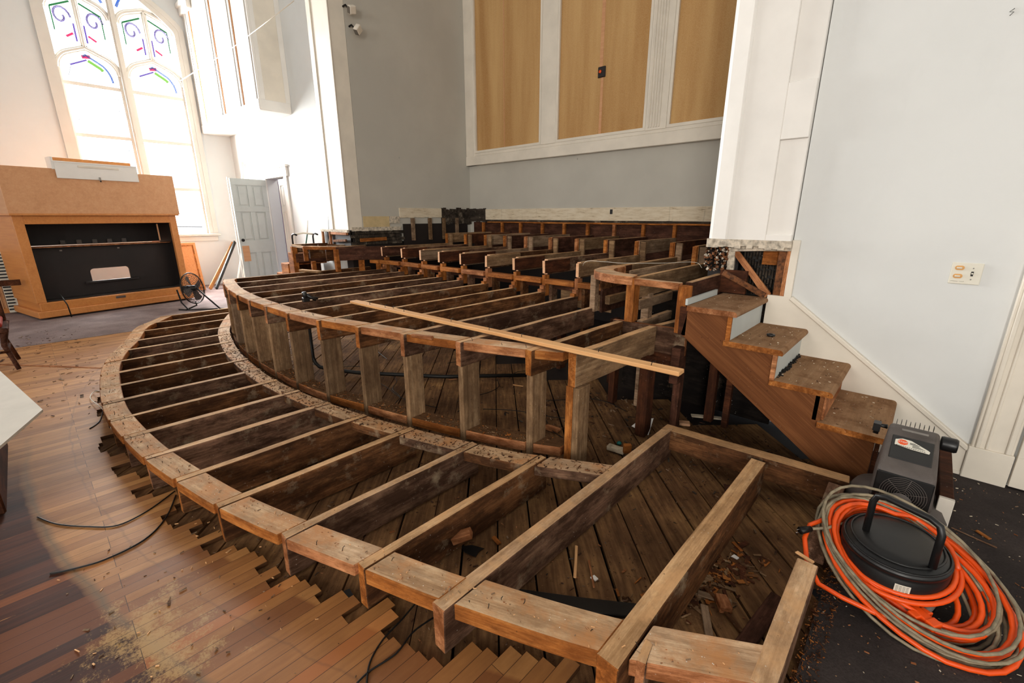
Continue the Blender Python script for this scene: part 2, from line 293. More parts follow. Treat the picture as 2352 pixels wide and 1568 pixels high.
# ---------------------------------------------------------------- mesh helpers
class MB:
    def __init__(s): s.v = []; s.f = []; s.mi = []; s.smooth = []
    def add(s, vs, fs, mi=0, sm=False):
        o = len(s.v); s.v += [tuple(v) for v in vs]
        for i, f in enumerate(fs):
            s.f.append([o+k for k in f]); s.mi.append(mi[i] if isinstance(mi, (list, tuple)) else mi); s.smooth.append(sm)
    def box(s, a, b, mi=0, mat=None, top=None):
        x0, y0, z0 = a; x1, y1, z1 = b
        vs = [V((x, y, z)) for z in (z0, z1) for (x, y) in ((x0, y0), (x1, y0), (x1, y1), (x0, y1))]
        if mat is not None: vs = [mat @ q for q in vs]
        s.add(vs, [(0, 3, 2, 1), (4, 5, 6, 7), (0, 1, 5, 4), (1, 2, 6, 5), (2, 3, 7, 6), (3, 0, 4, 7)], [mi, mi if top is None else top, mi, mi, mi, mi]); return s
    def prism(s, poly, z0, z1, mi=0, top=None, mat=None):
        n = len(poly)
        ar = sum(poly[i][0]*poly[(i+1) % n][1]-poly[(i+1) % n][0]*poly[i][1] for i in range(n))
        if ar < 0: poly = poly[::-1]
        vs = [V((p[0], p[1], z0)) for p in poly] + [V((p[0], p[1], z1)) for p in poly]
        if mat is not None: vs = [mat @ q for q in vs]
        fs = [tuple(range(n-1, -1, -1)), tuple(range(n, 2*n))] + [(i, (i+1) % n, n+(i+1) % n, n+i) for i in range(n)]
        s.add(vs, fs, [mi, mi if top is None else top]+[mi]*n); return s
    def tube(s, pts, r, seg=8, mi=0, closed=False, caps=True):
        pts = [V(p) for p in pts]; n = len(pts); rr = r if isinstance(r, (list, tuple)) else [r]*n
        rings = []; up = None
        for i, p in enumerate(pts):
            a = pts[(i-1) % n] if (closed or i > 0) else pts[i]; b = pts[(i+1) % n] if (closed or i < n-1) else pts[i]
            t = (b-a).normalized()
            if up is None: up = V((0, 0, 1)) if abs(t.z) < .9 else V((1, 0, 0))
            u = t.cross(up)
            if u.length < 1e-4: u = t.orthogonal()
            u.normalize(); w = u.cross(t).normalized(); up = w
            rings.append([p+(u*math.cos(k*math.tau/seg)+w*math.sin(k*math.tau/seg))*rr[i] for k in range(seg)])
        vs = [q for r_ in rings for q in r_]; fs = []
        m = n if closed else n-1
        for i in range(m):
            j = (i+1) % n
            for k in range(seg): fs.append((i*seg+k, i*seg+(k+1) % seg, j*seg+(k+1) % seg, j*seg+k))
        if caps and not closed: fs += [tuple(range(seg))[::-1], tuple((n-1)*seg+k for k in range(seg))]
        s.add(vs, fs, mi, True); return s
    def lathe(s, prof, c=(0, 0, 0), seg=32, mi=0, mat=None, sm=True):
        vs = []; fs = []; c = V(c)
        for r, z in prof:
            for k in range(seg):
                a = k*math.tau/seg; q = V((r*math.cos(a), r*math.sin(a), z)); vs.append((mat @ q if mat is not None else q+c))
        for i in range(len(prof)-1):
            for k in range(seg): fs.append((i*seg+k, i*seg+(k+1) % seg, (i+1)*seg+(k+1) % seg, (i+1)*seg+k))
        s.add(vs, fs, mi, sm); return s
    def strip(s, pts, w, d, axis, mi=0, closed=False):
        """flat moulding bar: path pts in the plane normal to axis, width w in plane, depth d along axis"""
        ax = V(axis).normalized(); pts = [V(p) for p in pts]; n = len(pts); ring = []
        for i, p in enumerate(pts):
            a = pts[(i-1) % n] if (closed or i > 0) else pts[i]; b = pts[(i+1) % n] if (closed or i < n-1) else pts[i]
            t1 = (p-a).normalized() if (p-a).length > 1e-6 else (b-p).normalized()
            t2 = (b-p).normalized() if (b-p).length > 1e-6 else t1
            t = (t1+t2).normalized(); u = t.cross(ax).normalized(); k = 1/max(.4, u.dot(t1.cross(ax).normalized()))
            ring.append([p+u*w/2*k-ax*d/2, p+u*w/2*k+ax*d/2, p-u*w/2*k+ax*d/2, p-u*w/2*k-ax*d/2])
        vs = [q for r_ in ring for q in r_]; fs = []
        for i in range(n if closed else n-1):
            j = (i+1) % n
            for k in range(4): fs.append((i*4+k, i*4+(k+1) % 4, j*4+(k+1) % 4, j*4+k))
        if not closed: fs += [(3, 2, 1, 0), tuple((n-1)*4+k for k in range(4))]
        s.add(vs, fs, mi); return s
    def build(s, name, mats, parent=None, mw=None, bevel=0, seg=1, ang=40):
        me = bpy.data.meshes.new(name); me.from_pydata([tuple(v) for v in s.v], [], s.f)
        for m in (mats if isinstance(mats, (list, tuple)) else [mats]): me.materials.append(M[m] if isinstance(m, str) else m)
        for p, i, sm in zip(me.polygons, s.mi, s.smooth): p.material_index = i; p.use_smooth = sm
        bm = bmesh.new(); bm.from_mesh(me); bmesh.ops.recalc_face_normals(bm, faces=bm.faces); bm.to_mesh(me); bm.free()
        o = bpy.data.objects.new(name, me); C.objects.link(o)
        if mw is not None: o.matrix_world = mw
        if bevel:
            b = o.modifiers.new('bevel', 'BEVEL'); b.width = bevel; b.segments = seg; b.limit_method = 'ANGLE'; b.angle_limit = math.radians(ang)
        if parent is not None:
            bpw = parent.get('_w'); o.parent = parent
            pm = Matrix.Translation(parent.location) @ parent.rotation_euler.to_matrix().to_4x4() if parent.type == 'EMPTY' and parent.parent is None else None
            if pm is None: pm = PM.get(parent.name, Matrix.Identity(4))
            o.matrix_basis = pm.inverted() @ (mw if mw is not None else Matrix.Identity(4))
        PM[o.name] = mw.copy() if mw is not None else Matrix.Identity(4)
        return o
PM = {}
def thing(name, label, cat, loc=(0, 0, 0), rotz=0, group=None):
    o = bpy.data.objects.new(name, None); C.objects.link(o); o.location = loc; o.rotation_euler = (0, 0, rotz); o.empty_display_size = .1
    o['label'] = label; o['category'] = cat
    if group: o['group'] = group
    PM[o.name] = Matrix.Translation(V(loc)) @ Matrix.Rotation(rotz, 4, 'Z')
    return o
def tag(o, label, cat, group=None, kind=None):
    o['label'] = label; o['category'] = cat
    if group: o['group'] = group
    if kind: o['kind'] = kind
    return o
def struct(o, label=None):
    o['kind'] = 'structure'
    if label: o['label'] = label
    return o
def frame(p0, p1, roll=0):
    """matrix: origin p0, +X towards p1, +Z as up as possible"""
    p0, p1 = V(p0), V(p1); x = (p1-p0).normalized(); up = V((0, 0, 1)) if abs(x.z) < .95 else V((0, 1, 0))
    y = up.cross(x).normalized(); z = x.cross(y)
    m = Matrix((x, y, z)).transposed().to_4x4(); m.translation = p0
    return m @ Matrix.Rotation(roll, 4, 'X') if roll else m
def beam(name, p0, p1, w, h, mats, parent, roll=0, rough=.0025, top=True, endtaper=None, align='top'):
    """solid sawn timber; p0-p1 run along the middle of its top (or centre) face"""
    p0, p1 = V(p0), V(p1); ln = (p1-p0).length; n = max(2, int(ln/.28)); mb = MB(); rr = random.Random(hash((round(p0.x, 3), round(p0.y, 3), round(p0.z, 3))) & 0xffff)
    z1 = 0 if align == 'top' else h/2; z0 = z1-h; vs = []
    for i in range(n+1):
        x = ln*i/n; j = lambda: rr.uniform(-rough, rough)
        for (y, z) in ((-w/2, z0), (w/2, z0), (w/2, z1), (-w/2, z1)): vs.append((x+(j() if i in (0, n) else 0), y+j(), z+j()))
    fs = []; mi = []
    t = 1 if (top and isinstance(mats, (list, tuple)) and len(mats) > 1) else 0
    for i in range(n):
        for k in range(4): fs.append((i*4+k, i*4+(k+1) % 4, (i+1)*4+(k+1) % 4, (i+1)*4+k)); mi.append(t if k == 2 else 0)
    e = 2 if isinstance(mats, (list, tuple)) and len(mats) > 2 else 0
    fs += [(3, 2, 1, 0), tuple(n*4+k for k in range(4))]; mi += [e, e]
    mb.add(vs, fs, mi)
    return mb.build(name, mats, parent, frame(p0, p1, roll), bevel=.003)
def lerp_curve(pts, x):
    pts = sorted(pts)
    if x <= pts[0][0]: a, b = pts[0], pts[1]
    elif x >= pts[-1][0]: a, b = pts[-2], pts[-1]
    else:
        for a, b in zip(pts, pts[1:]):
            if a[0] <= x <= b[0]: break
    return a[1]+(b[1]-a[1])*(x-a[0])/(b[0]-a[0])
def smooth_curve(pts):
    """Catmull-Rom resample as a callable y(x)"""
    pts = sorted(pts)
    def f(x):
        if x <= pts[1][0] or x >= pts[-2][0]: return lerp_curve(pts, x)
        for i in range(1, len(pts)-2):
            if pts[i][0] <= x <= pts[i+1][0]: break
        p0, p1, p2, p3 = pts[i-1], pts[i], pts[i+1], pts[i+2]; t = (x-p1[0])/(p2[0]-p1[0])
        m1 = (p2[1]-p0[1])/(p2[0]-p0[0])*(p2[0]-p1[0]); m2 = (p3[1]-p1[1])/(p3[0]-p1[0])*(p2[0]-p1[0])
        return (2*t**3-3*t*t+1)*p1[1]+(t**3-2*t*t+t)*m1+(-2*t**3+3*t*t)*p2[1]+(t**3-t*t)*m2
    return f
def arcblock(name, xa, xb, fo, width, z0, z1, mats, parent, n=5, fi=None):
    """curved block between two joists, cut to the platform's arc"""
    P = []; Q = []
    for i in range(n+1):
        x = xa+(xb-xa)*i/n; y = fo(x); s = (fo(x+.02)-fo(x-.02))/.04; l = math.hypot(1, s)
        P.append((x, y)); Q.append((x, y+width*l if fi is None else fi(x)))
    c = V(((xa+xb)/2, fo((xa+xb)/2), z1)); mw = frame(V((xa, fo(xa), z1)), V((xb, fo(xb), z1))); inv = mw.inverted()
    poly = [inv @ V((x, y, z1)) for x, y in P+Q[::-1]]
    return MB().prism([(p.x, p.y) for p in poly], z0-z1, 0, 0, 1 if isinstance(mats, (list, tuple)) and len(mats) > 1 else None).build(name, mats, parent, mw, bevel=.004)
def rnd(a, b): return random.uniform(a, b)

# ================================================================ ROOM
YW = 3.587; XL = -11.8; H = 7.4; XR = 7.0; YR = -8.0; XA0, XA1, YB = -6.42, -1.26, 5.797
def slab(name, a, b, mat): return struct(MB().box(a, b).build(name, mat))
slab('wall_right', (-.70, YW, 0), (XR, YW+.2, H), 'blue')
# proscenium wall left of the opening, with a doorway
wl = MB()
DX0, DX1, DZ = -10.0, -9.1, 2.2
wl.box((XL, YW, 0), (DX0, YW+.2, H)); wl.box((DX1, YW, 0), (-7.0, YW+.2, H)); wl.box((DX0, YW, DZ), (DX1, YW+.2, H))
struct(wl.build('wall_front', 'pale'))
slab('wall_alcove_left', (XA0-.2, YW+.001, 1.1), (XA0, YB+.2, H), 'blue2')
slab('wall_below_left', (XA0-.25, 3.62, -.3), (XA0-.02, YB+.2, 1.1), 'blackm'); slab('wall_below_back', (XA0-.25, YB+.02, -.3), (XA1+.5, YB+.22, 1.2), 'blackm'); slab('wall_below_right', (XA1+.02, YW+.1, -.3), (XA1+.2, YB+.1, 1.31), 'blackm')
slab('wall_back', (XA0, YB, 1.2), (XA1+.5, YB+.2, H), 'blue2')
slab('wall_alcove_right', (XA1, YW+.05, 1.31), (XA1+.2, YB, H), 'blue2')
slab('wall_rear', (XL-.3, YR-.2, 0), (XR+.2, YR, H), 'pale')
slab('wall_side', (XR, YR, 0), (XR+.2, YW+.2, H), 'pale')
slab('ceiling', (XL-.3, YR-.2, H), (XR+.2, YB+.3, H+.2), 'ceil')
# corridor behind the doorway
cor = MB(); cor.box((DX0-1.3, 4.9, 0), (DX1+1.2, 5.0, 2.6)); cor.box((DX0-1.4, YW+.2, 0), (DX0-1.3, 5.0, 2.6)); cor.box((DX1+1.2, YW+.2, 0), (DX1+1.3, 5, 2.6)); cor.box((DX0-1.4, YW+.2, 2.6), (DX1+1.3, 5, 2.7)); cor.box((DX0-1.4, YW+.2, -.1), (DX1+1.3, 5, 0))
struct(cor.build('wall_corridor', 'purple'))

# window wall with the pointed opening
WY0, WY1, WZ0 = 1.0, 2.93, 1.12; WC = (WY0+WY1)/2
def pointed(y0, y1, zs, za, n=10, wt=.5):
    """depressed pointed arch from (y0,zs) over (mid,za) to (y1,zs)"""
    m = (y0+y1)/2; out = []
    for i in range(n+1):
        u = (i/n)**1.5; r = min(u/.4, 1)
        out.append((y0+(m-y0)*u, zs+(za-zs)*(wt*math.sqrt(max(0, 1-(1-r)**2))+(1-wt)*u)))
    return out + [(2*m-y, z) for y, z in out[-2::-1]]
outer = [(WY0, WZ0)] + pointed(WY0, WY1, 4.95, 5.75, wt=.14) + [(WY1, WZ0)]
def wall_with_hole(name, x0, x1, y0, y1, z0, z1, hole, mat):
    rect = [V((y0, z0, 0)), V((y1, z0, 0)), V((y1, z1, 0)), V((y0, z1, 0))]; hl = [V((a, b, 0)) for a, b in hole]
    tris = tessellate_polygon([rect, hl]); allp = rect+hl; mb = MB(); n = len(allp)
    vs = [(x1, p.x, p.y) for p in allp]+[(x0, p.x, p.y) for p in allp]
    fs = [tuple(t) for t in tris]+[tuple(n+k for k in t[::-1]) for t in tris]
    k = len(hl); fs += [(4+i, 4+(i+1) % k, n+4+(i+1) % k, n+4+i) for i in range(k)]
    mb.add(vs, fs); return struct(mb.build(name, mat))
wall_with_hole('wall_left', XL-.3, XL, YR, YB+.3, 0, H, outer, 'pale')
# window: frame, mullions, tracery, panes
win = thing('window_1', 'tall pointed church window with white tracery and stained glass', 'window', (XL, WC, WZ0)); win['kind'] = 'structure'
AX = (1, 0, 0)
def P3(p, x=XL-.08): return [(x, a, b) for a, b in p]
fr = MB(); fr.strip(P3(outer, XL-.04), .1, .14, AX); fr.strip(P3([(WY0-.07, WZ0)]+[(a+(a-WC)*.07, b+.06) for a, b in pointed(WY0, WY1, 4.95, 5.75, wt=.14)]+[(WY1+.07, WZ0)], XL+.012), .09, .05, AX)
fr.build('window_frame', 'frame', win)
sl = MB(); sl.box((XL-.1, WY0-.14, WZ0-.05), (XL+.1, WY1+.14, WZ0)); sl.box((XL, WY0-.1, WZ0-.16), (XL+.035, WY1+.1, WZ0-.05)); sl.build('window_sill', 'frame', win, bevel=.008)
ml = MB(); ml.strip(P3([(WC-.01, WZ0), (WC-.01, 5.7)], XL-.06), .1, .15, AX); ml.strip(P3([(WC-.01, WZ0), (WC-.01, 5.7)], XL+.02), .04, .04, AX); ml.build('mullion', 'frame', win)
half = [(WY0+.04, WC-.06), (WC+.04, WY1-.04)]
for a, b in half:
    tr = MB()
    for x, w, d in ((XL-.08, .1, .1), (XL-.03, .05, .04)):
        tr.strip(P3(pointed(a, b, 4.02, 4.4), x), w, d, AX)
        tr.strip(P3(pointed(a, b, 4.92, 5.24), x), w, d, AX)
        tr.strip(P3([((a+b)/2, 4.4), ((a+b)/2, 5.24)], x), w*.9, d, AX)
    tr.build('tracery', 'frame', win, bevel=.01)
    tb = MB()
    for z in (3.79, 2.93, 2.03): tb.strip(P3([(a, z), (b, z)]), .06, .05, AX)
    for y in (a+.02, b-.02): tb.strip(P3([(y, WZ0), (y, 4.1)]), .05, .06, AX)
    tb.build('sash_bar', 'frame', win)
pb = MB(); pb.add([(XL-.12, y, z) for y, z in outer], [tuple(range(len(outer)))]); pb.build('pane', 'glass', win)
# stained glass motifs (each a coloured piece with its lead line)
def motif(pts, mat, w=.03):
    w *= .8
    MB().strip(P3(pts, XL-.11), w, .004, AX).build('stained_glass', mat, win)
def lead(pts, w=.006): return MB().strip(P3(pts, XL-.1), w, .008, AX)
for a, b in half:
    m = (a+b)/2; wdt = b-a
    arch = [(a+.12+(q[0]-a)*(wdt-.24)/wdt, q[1]-.12) for q in pointed(a, b, 4.02, 4.42)]
    motif(arch[9:], 'gblue', .035); motif([(p[0]-.03, p[1]-.06) for p in arch[11:17]], 'glime', .06)
    motif([(m-.06, 4.26), (m+.06, 4.28)], 'gpink', .07); motif([(m-.24, 4.1), (m, 4.22)], 'gpurple', .03)
    lead(arch[9:]).build('lead_line', 'lead', win)
    lead([(m-.3, 3.9)]+[(m-.3+.06*i, 4.05+.02*math.sin(i*1.7)) for i in range(1, 9)]).build('lead_line', 'lead', win)
    for s in (-1, 1):
        c = m+s*wdt*.25
        # scroll
        sp = [(c-s*.0+.13*math.cos(t)*(1-t/9), 4.86+.17*math.sin(t)*(1-t/9)) for t in [i*.42 for i in range(17)]]
        motif(sp, 'gpurple', .035); lead(sp, .008).build('lead_line', 'lead', win)
        motif([(m+s*.07, 4.78), (m+s*.07, 4.5)], 'gpurple', .03)
        motif([(m+s*.06, 5.12), (m+s*(wdt*.5-.1), 4.98)], 'ggreen', .035)
        motif([(m+s*(wdt*.5-.1), 4.98), (m+s*(wdt*.5-.1), 4.62)], 'ggreen', .02)
        lead([(m+s*.06, 5.15), (m+s*(wdt*.5-.07), 5.0)], .006).build('lead_line', 'lead', win)
        motif([(m+s*.1, 4.62), (m+s*.2, 4.55)], 'gpink', .04)
for s in (-1, 1):
    motif([(WC+s*.1, 5.22), (WC+s*.16, 5.34), (WC+s*.1, 5.46), (WC+s*.22, 5.42)], 'gblue', .05)
    lead([(WC+s*.08, 5.2), (WC+s*.2, 5.36), (WC+s*.1, 5.5)]).build('lead_line', 'lead', win)
tk = MB()
for a, b in half:
    for z in (1.4, 1.68, 2.25, 2.5, 2.72, 3.2, 3.42, 3.62):
        for y, s in ((a+.09, 1), (b-.09, -1)): tk.strip(P3([(y, z), (y+s*.07, z)], XL-.1), .008, .006, AX)
    tk.strip(P3([(a+.1, 1.28), (b-.1, 1.26)], XL-.1), .02, .006, AX)
tk.build('lead_tick', 'lead', win)

# ---- doorway (door_1 leaf open, casing, corridor door)
cas = MB()
cas.box((DX0-.14, YW-.03, 0), (DX0, YW, DZ)); cas.box((DX1, YW-.03, 0), (DX1+.13, YW, DZ)); cas.box((DX0-.2, YW-.04, DZ), (DX1+.18, YW, DZ+.16)); cas.box((DX0-.24, YW-.06, DZ+.16), (DX1+.22, YW, DZ+.2))
struct(cas.build('trim_1', 'white', bevel=.004))
def panel_door(name, w, h, mat, t=.035):
    """six-panel leaf in local x (0..w), z (0..h)"""
    mb = MB(); mb.box((0, -t/2+.013, 0), (w, t/2-.013, h))
    st = .11*w/.8; xs = [(st, w/2-st*.5), (w/2+st*.5, w-st)]; zs = [(.2*h/2.1, .42*h/2.1+.18), (.83*h/2.1, 1.42*h/2.1), (1.52*h/2.1, 1.92*h/2.1)]
    zs = [(h*.09, h*.27), (h*.33, h*.6), (h*.665, h*.765), (h*.805, h*.95)][:]
    zs = [(h*.08, h*.36), (h*.47, h*.72), (h*.765, h*.945)]
    for s in (-1, 1):
        y0, y1 = (-t/2, -t/2+.013) if s < 0 else (t/2-.013, t/2)
        bz = [0]+[z for p in zs for z in p]+[h]
        for i in range(0, len(bz), 2): mb.box((0, y0, bz[i]), (w, y1, bz[i+1]))
        for z0, z1 in zs:
            for x0, x1 in ((0, xs[0][0]), (xs[0][1], xs[1][0]), (xs[1][1], w)): mb.box((x0, y0, z0), (x1, y1, z1))
            for x0, x1 in xs: mb.box((x0+.03, y0+(.002 if s < 0 else 0), z0+.03), (x1-.03, y1-(0 if s < 0 else .002), z1-.03))
    return mb.build(name, mat, bevel=.002)
hinge = V((-9.97, 3.54)); d1 = panel_door('door_1', .66, 2.17, 'greydoor'); d1.location = (hinge.x, hinge.y, .01); d1.rotation_euler = (0, 0, math.atan2(2.89-3.54, -9.894+9.97)); struct(d1)
kn = MB(); kn.lathe([(0, .03), (.028, .028), (.03, .01), (.012, .0), (.012, -.05), (.03, -.06), (0, -.075)], mat=Matrix.Translation((.6, .02, 1.03)) @ Matrix.Rotation(-math.pi/2, 4, 'X'), seg=16)
kb = kn.build('door_knob', 'iron'); kb.parent = d1
sc = MB().box((.5, .0176, .62), (.63, .0195, .92)).build('paint_scar', 'oak2'); sc.parent = d1
d2 = panel_door('door_2', .53, 2.17, 'white'); d2.location = (-9.64, YW+.09, .01); struct(d2)

# ---- right-hand casing and door
rc = MB(); a = .33
rc.box((.385, YW-.035, 0), (.555, YW, 2.3)); rc.box((.375, YW-.05, 0), (.56, YW, .2)); rc.box((.40, YW-.048, .2), (.42, YW-.03, 2.3)); rc.box((.44, YW-.043, .2), (.455, YW-.03, 2.3)); rc.box((.52, YW-.048, .2), (.545, YW-.03, 2.3)); rc.box((.385, YW-.035, 2.3), (1.7, YW, 2.47))
struct(rc.build('trim_2', 'cream', bevel=.004))
d3 = panel_door('door_3', .9, 2.27, 'cream'); d3.location = (.57, YW-.022, .015); struct(d3)

# ================================================================ PILLARS
def pillar_right():
    mb = MB(); y0 = 3.535; x0, x1 = XA1, -.705; zb = 1.33
    mb.box((x0+.13, y0+.02, zb), (x1, YW+.2, H))                 # recessed ground
    mb.box((x0+.13, y0, zb), (-.865, y0+.02, H))                 # left stile
    mb.box((-.865, y0, 1.98), (x1, y0+.02, 2.32))                # rail between the two recesses
    mb.box((-.865, y0, zb), (x1, y0+.02, 1.375))
    # moulded inner edge: flat band and chamfer
    mb.prism([(x0, YW+.02), (x0, y0+.035), (x0+.03, y0+.012), (x0+.135, y0-.012), (x0+.15, y0), (x0+.15, YW+.02)], zb, H)
    struct(mb.build('trim_pillar_right', 'white', bevel=.004))
    # rough painted lip under it
    lip = MB()
    for i in range(14):
        xa = x0+.0+i*.04; lip.box((xa, y0-.004+rnd(0, .006), zb-.05+rnd(-.012, .012)), (xa+.042, y0+.05, zb+.004))
    struct(lip.build('trim_3', 'plaster_edge'))
pillar_right()
lp = MB(); lp.box((-7.0, 3.36, 1.29), (XA0, YW, H)); lp.box((-7.02, 3.345, 1.29), (-6.9, 3.36, H)); lp.box((-6.52, 3.345, 1.29), (XA0+.01, 3.36, H))
struct(lp.build('trim_pillar_left', 'cream', bevel=.005))
# ================================================================ wall cavity at the foot of the right pillar
cv = thing('wall_cavity_framing', 'broken open wall section under the right pillar with lath and diagonal studs', 'wall framing', (-.9, YW, .95))
cv['kind'] = 'structure'
MB().box((-1.3, YW+.16, 0), (-.66, YW+.2, 1.34)).build('back_board', 'blackm', cv)
lt = MB()
for r in range(6):
    for k in range(17):
        x = -1.02+k*.02; z = .93+r*.065+(k % 2)*.02
        lt.box((x, YW+.07+rnd(0, .012), z), (x+.012, YW+.1, z+.05+rnd(-.01, .012)))
lt.build('metal_lath', 'brick', cv); MB().box((-1.03, YW+.095, .92), (-.68, YW+.12, 1.3)).build('lath_sheet', 'iron', cv)
MB().box((-.885, YW+.04, 1.16), (-.762, YW+.07, 1.262)).build('patch_board', 'cut', cv)
beam('top_rail', (-1.09, YW, 1.262), (-.7, YW, 1.285), .05, .035, 'plaster_edge', cv, align='c')
beam('diagonal_brace', (-1.06, YW, 1.245), (-.80, YW-.01, .945), .022, .045, 'cut', cv, align='c')
beam('diagonal_brace', (-1.12, YW-.03, 1.09), (-.82, YW-.03, .945), .03, .04, 'rust', cv, align='c')
beam('stud', (-1.08, YW, .94), (-1.085, YW, 1.27), .05, .035, 'plaster_edge', cv, align='c')
beam('stud', (-.745, YW+.02, .94), (-.745, YW+.02, 1.26), .06, .05, 'rust', cv, align='c')
beam('edge_board', (-.712, YW-.01, .95), (-.706, YW-.01, 1.31), .03, .022, 'cut', cv, align='c')
MB().box((-1.14, YW-.035, .94), (-.95, YW-.005, 1.11)).build('brown_panel', 'redwood', cv)
rb = MB()
rb.box((-1.24, YW+.0, 1.12), (-1.12, YW+.03, 1.31), 1)
for i in range(280):
    x = rnd(-1.27, -1.11); z = rnd(1.1, 1.31); sz = rnd(.003, .011); mq = Matrix.Translation((x, YW-.004-rnd(0, .03), z)) @ Matrix.Rotation(rnd(0, 3), 4, 'Y') @ Matrix.Rotation(rnd(0, 1), 4, 'X')
    rb.box((-sz, -sz*.6, -sz*.7), (sz, sz*.6, sz*.7), random.choice((0, 0, 0, 1, 1, 2)), mq)
rb.build('crumbled_plaster', ['rust', 'brickdark', 'plaster_edge'], cv)
st = MB(); st.box((-.70, YW-.028, .90), (-.655, YW, 1.34)); struct(st.build('trim_4', 'cream', bevel=.003))

# ================================================================ alcove: speaker-grille frame and panels on the back wall
gf = thing('organ_grille', 'large cream framed wall opening with three tan cloth panels in the alcove', 'wall panel', (-4, YB, 2.35))
y0 = YB-.07
z0 = 2.355
MB().box((XA0+.0, y0, z0), (XA0+.22, YB, H-.1)).build('frame_stile', 'cream', gf, bevel=.006)
MB().box((-4.71, y0, z0+.19), (-4.43, YB, H-.1)).build('frame_stile', 'cream', gf, bevel=.006)
fs_ = MB().box((-2.98, y0, z0+.19), (-2.70, YB, H-.1))
for k in range(5): fs_.box((-2.945+k*.035, y0-.012, z0+.22), (-2.925+k*.035, y0, H-.1))
fs_.build('fluted_stile', 'cream', gf, bevel=.004)
MB().box((XA0, y0-.01, z0), (XA1, YB, z0+.15)).box((XA0+.2, y0+.01, z0+.15), (XA1, YB, z0+.2)).build('frame_rail', 'cream', gf, bevel=.006)
for a, b in ((-6.2, -4.71), (-4.43, -2.98), (-2.70, XA1)):
    pn = MB().box((a, YB-.03, z0+.2), (b, YB, H-.1)).build('cloth_panel', 'tan_fabric', gf)
    im = MB(); im.strip([(a+.02, y0+.02, H-.2), (a+.02, y0+.02, z0+.215), (b-.02, y0+.02, z0+.215), (b-.02, y0+.02, H-.2)], .035, .03, (0, 1, 0)); im.build('inner_moulding', 'cream', gf)
MB().box((-3.70, YB-.034, z0+.2), (-3.66, YB-.03, 3.3)).box((-3.73, YB-.034, 3.42), (-3.68, YB-.03, H-.1)).build('cloth_seam', 'oak2', gf)
MB().box((-5.52, YB-.034, z0+.2), (-5.505, YB-.03, H-.1)).build('cloth_seam', 'oak2', gf)
sk = thing('wall_socket', 'small square brown outlet plate with orange centre on the middle cloth panel', 'outlet', (-3.69, YB-.03, 3.35))
MB().box((-3.745, YB-.05, 3.29), (-3.63, YB-.031, 3.42)).build('plate', 'blackm', sk, bevel=.006); MB().lathe([(0, 0), (.02, 0), (.02, .008), (0, .008)], mat=Matrix.Translation((-3.705, YB-.052, 3.36)) @ Matrix.Rotation(math.pi/2, 4, 'X'), seg=14).build('button', 'orange', sk)
# old stained trim boards round the alcove foot
def ragged(x0, x1, z0, z1, y, d, axis, mat, name, n=40, amp=.012, up=False):
    mb = MB()
    for i in range(n):
        a = x0+(x1-x0)*i/n; b = x0+(x1-x0)*(i+1)/n; zz = z0+rnd(-amp, amp); zt = z1+(rnd(-amp, amp) if up else 0)
        mb.box((a, y, zz), (b, y+d, zt)) if axis == 'x' else mb.box((y, a, zz), (y+d, b, zt))
    return struct(mb.build(name, mat))
ragged(-6.0, XA1, 1.425, 1.61, YB-.02, .02, 'x', 'dirtywhite', 'baseboard_back', 60, .01)
ragged(-6.42, XA1, 1.395, 1.43, YB-.03, .03, 'x', 'brick', 'trim_5', 60, .008)
MB().box((-3.45, YB-.024, 1.52), (-3.41, YB-.018, 1.585)).build('cable_slot', 'black', None); bpy.data.objects['cable_slot']['kind'] = 'structure'; bpy.data.objects['cable_slot'].name = 'trim_6'
ragged(4.25, 5.1, 1.47, 1.62, XA0, .02, 'y', 'dirtywhite', 'baseboard_left', 16, .006)
ragged(5.1, YB, 1.36, 1.62, XA0, .025, 'y', 'brick', 'trim_7', 14, .02, True); ragged(-6.42, -6.0, 1.42, 1.62, YB-.025, .025, 'x', 'brick', 'trim_8', 8, .01, True)
struct(MB().box((XA0, 3.6, 1.33), (XA0+.012, 4.05, 1.49)).build('trim_9', 'ochre')); struct(MB().box((XA0, 4.05, 1.38), (XA0+.014, 4.24, 1.49)).build('trim_10', 'plaster_edge'))
ragged(3.4, 4.24, 1.27, 1.33, XA0, .03, 'y', 'plaster_edge', 'trim_11', 16, .008)
bk = MB()
for r in range(4):
    for k in range(7): bk.box((XA0+rnd(0, .012), 3.38+k*.125+(r % 2)*.06, 1.07+r*.052), (XA0+.03, 3.38+k*.125+.118+(r % 2)*.06, 1.07+r*.052+.046))
struct(bk.build('trim_12', 'brick')); struct(MB().box((XA0-.19, 3.38, .4), (XA0, 4.24, 1.28)).build('trim_13', 'blackm'))
beam('trim_14', (XA0+.05, 3.5, 1.14), (XA0+.05, 3.95, 1.15), .03, .05, 'cut', None, align='c')['kind'] = 'structure'
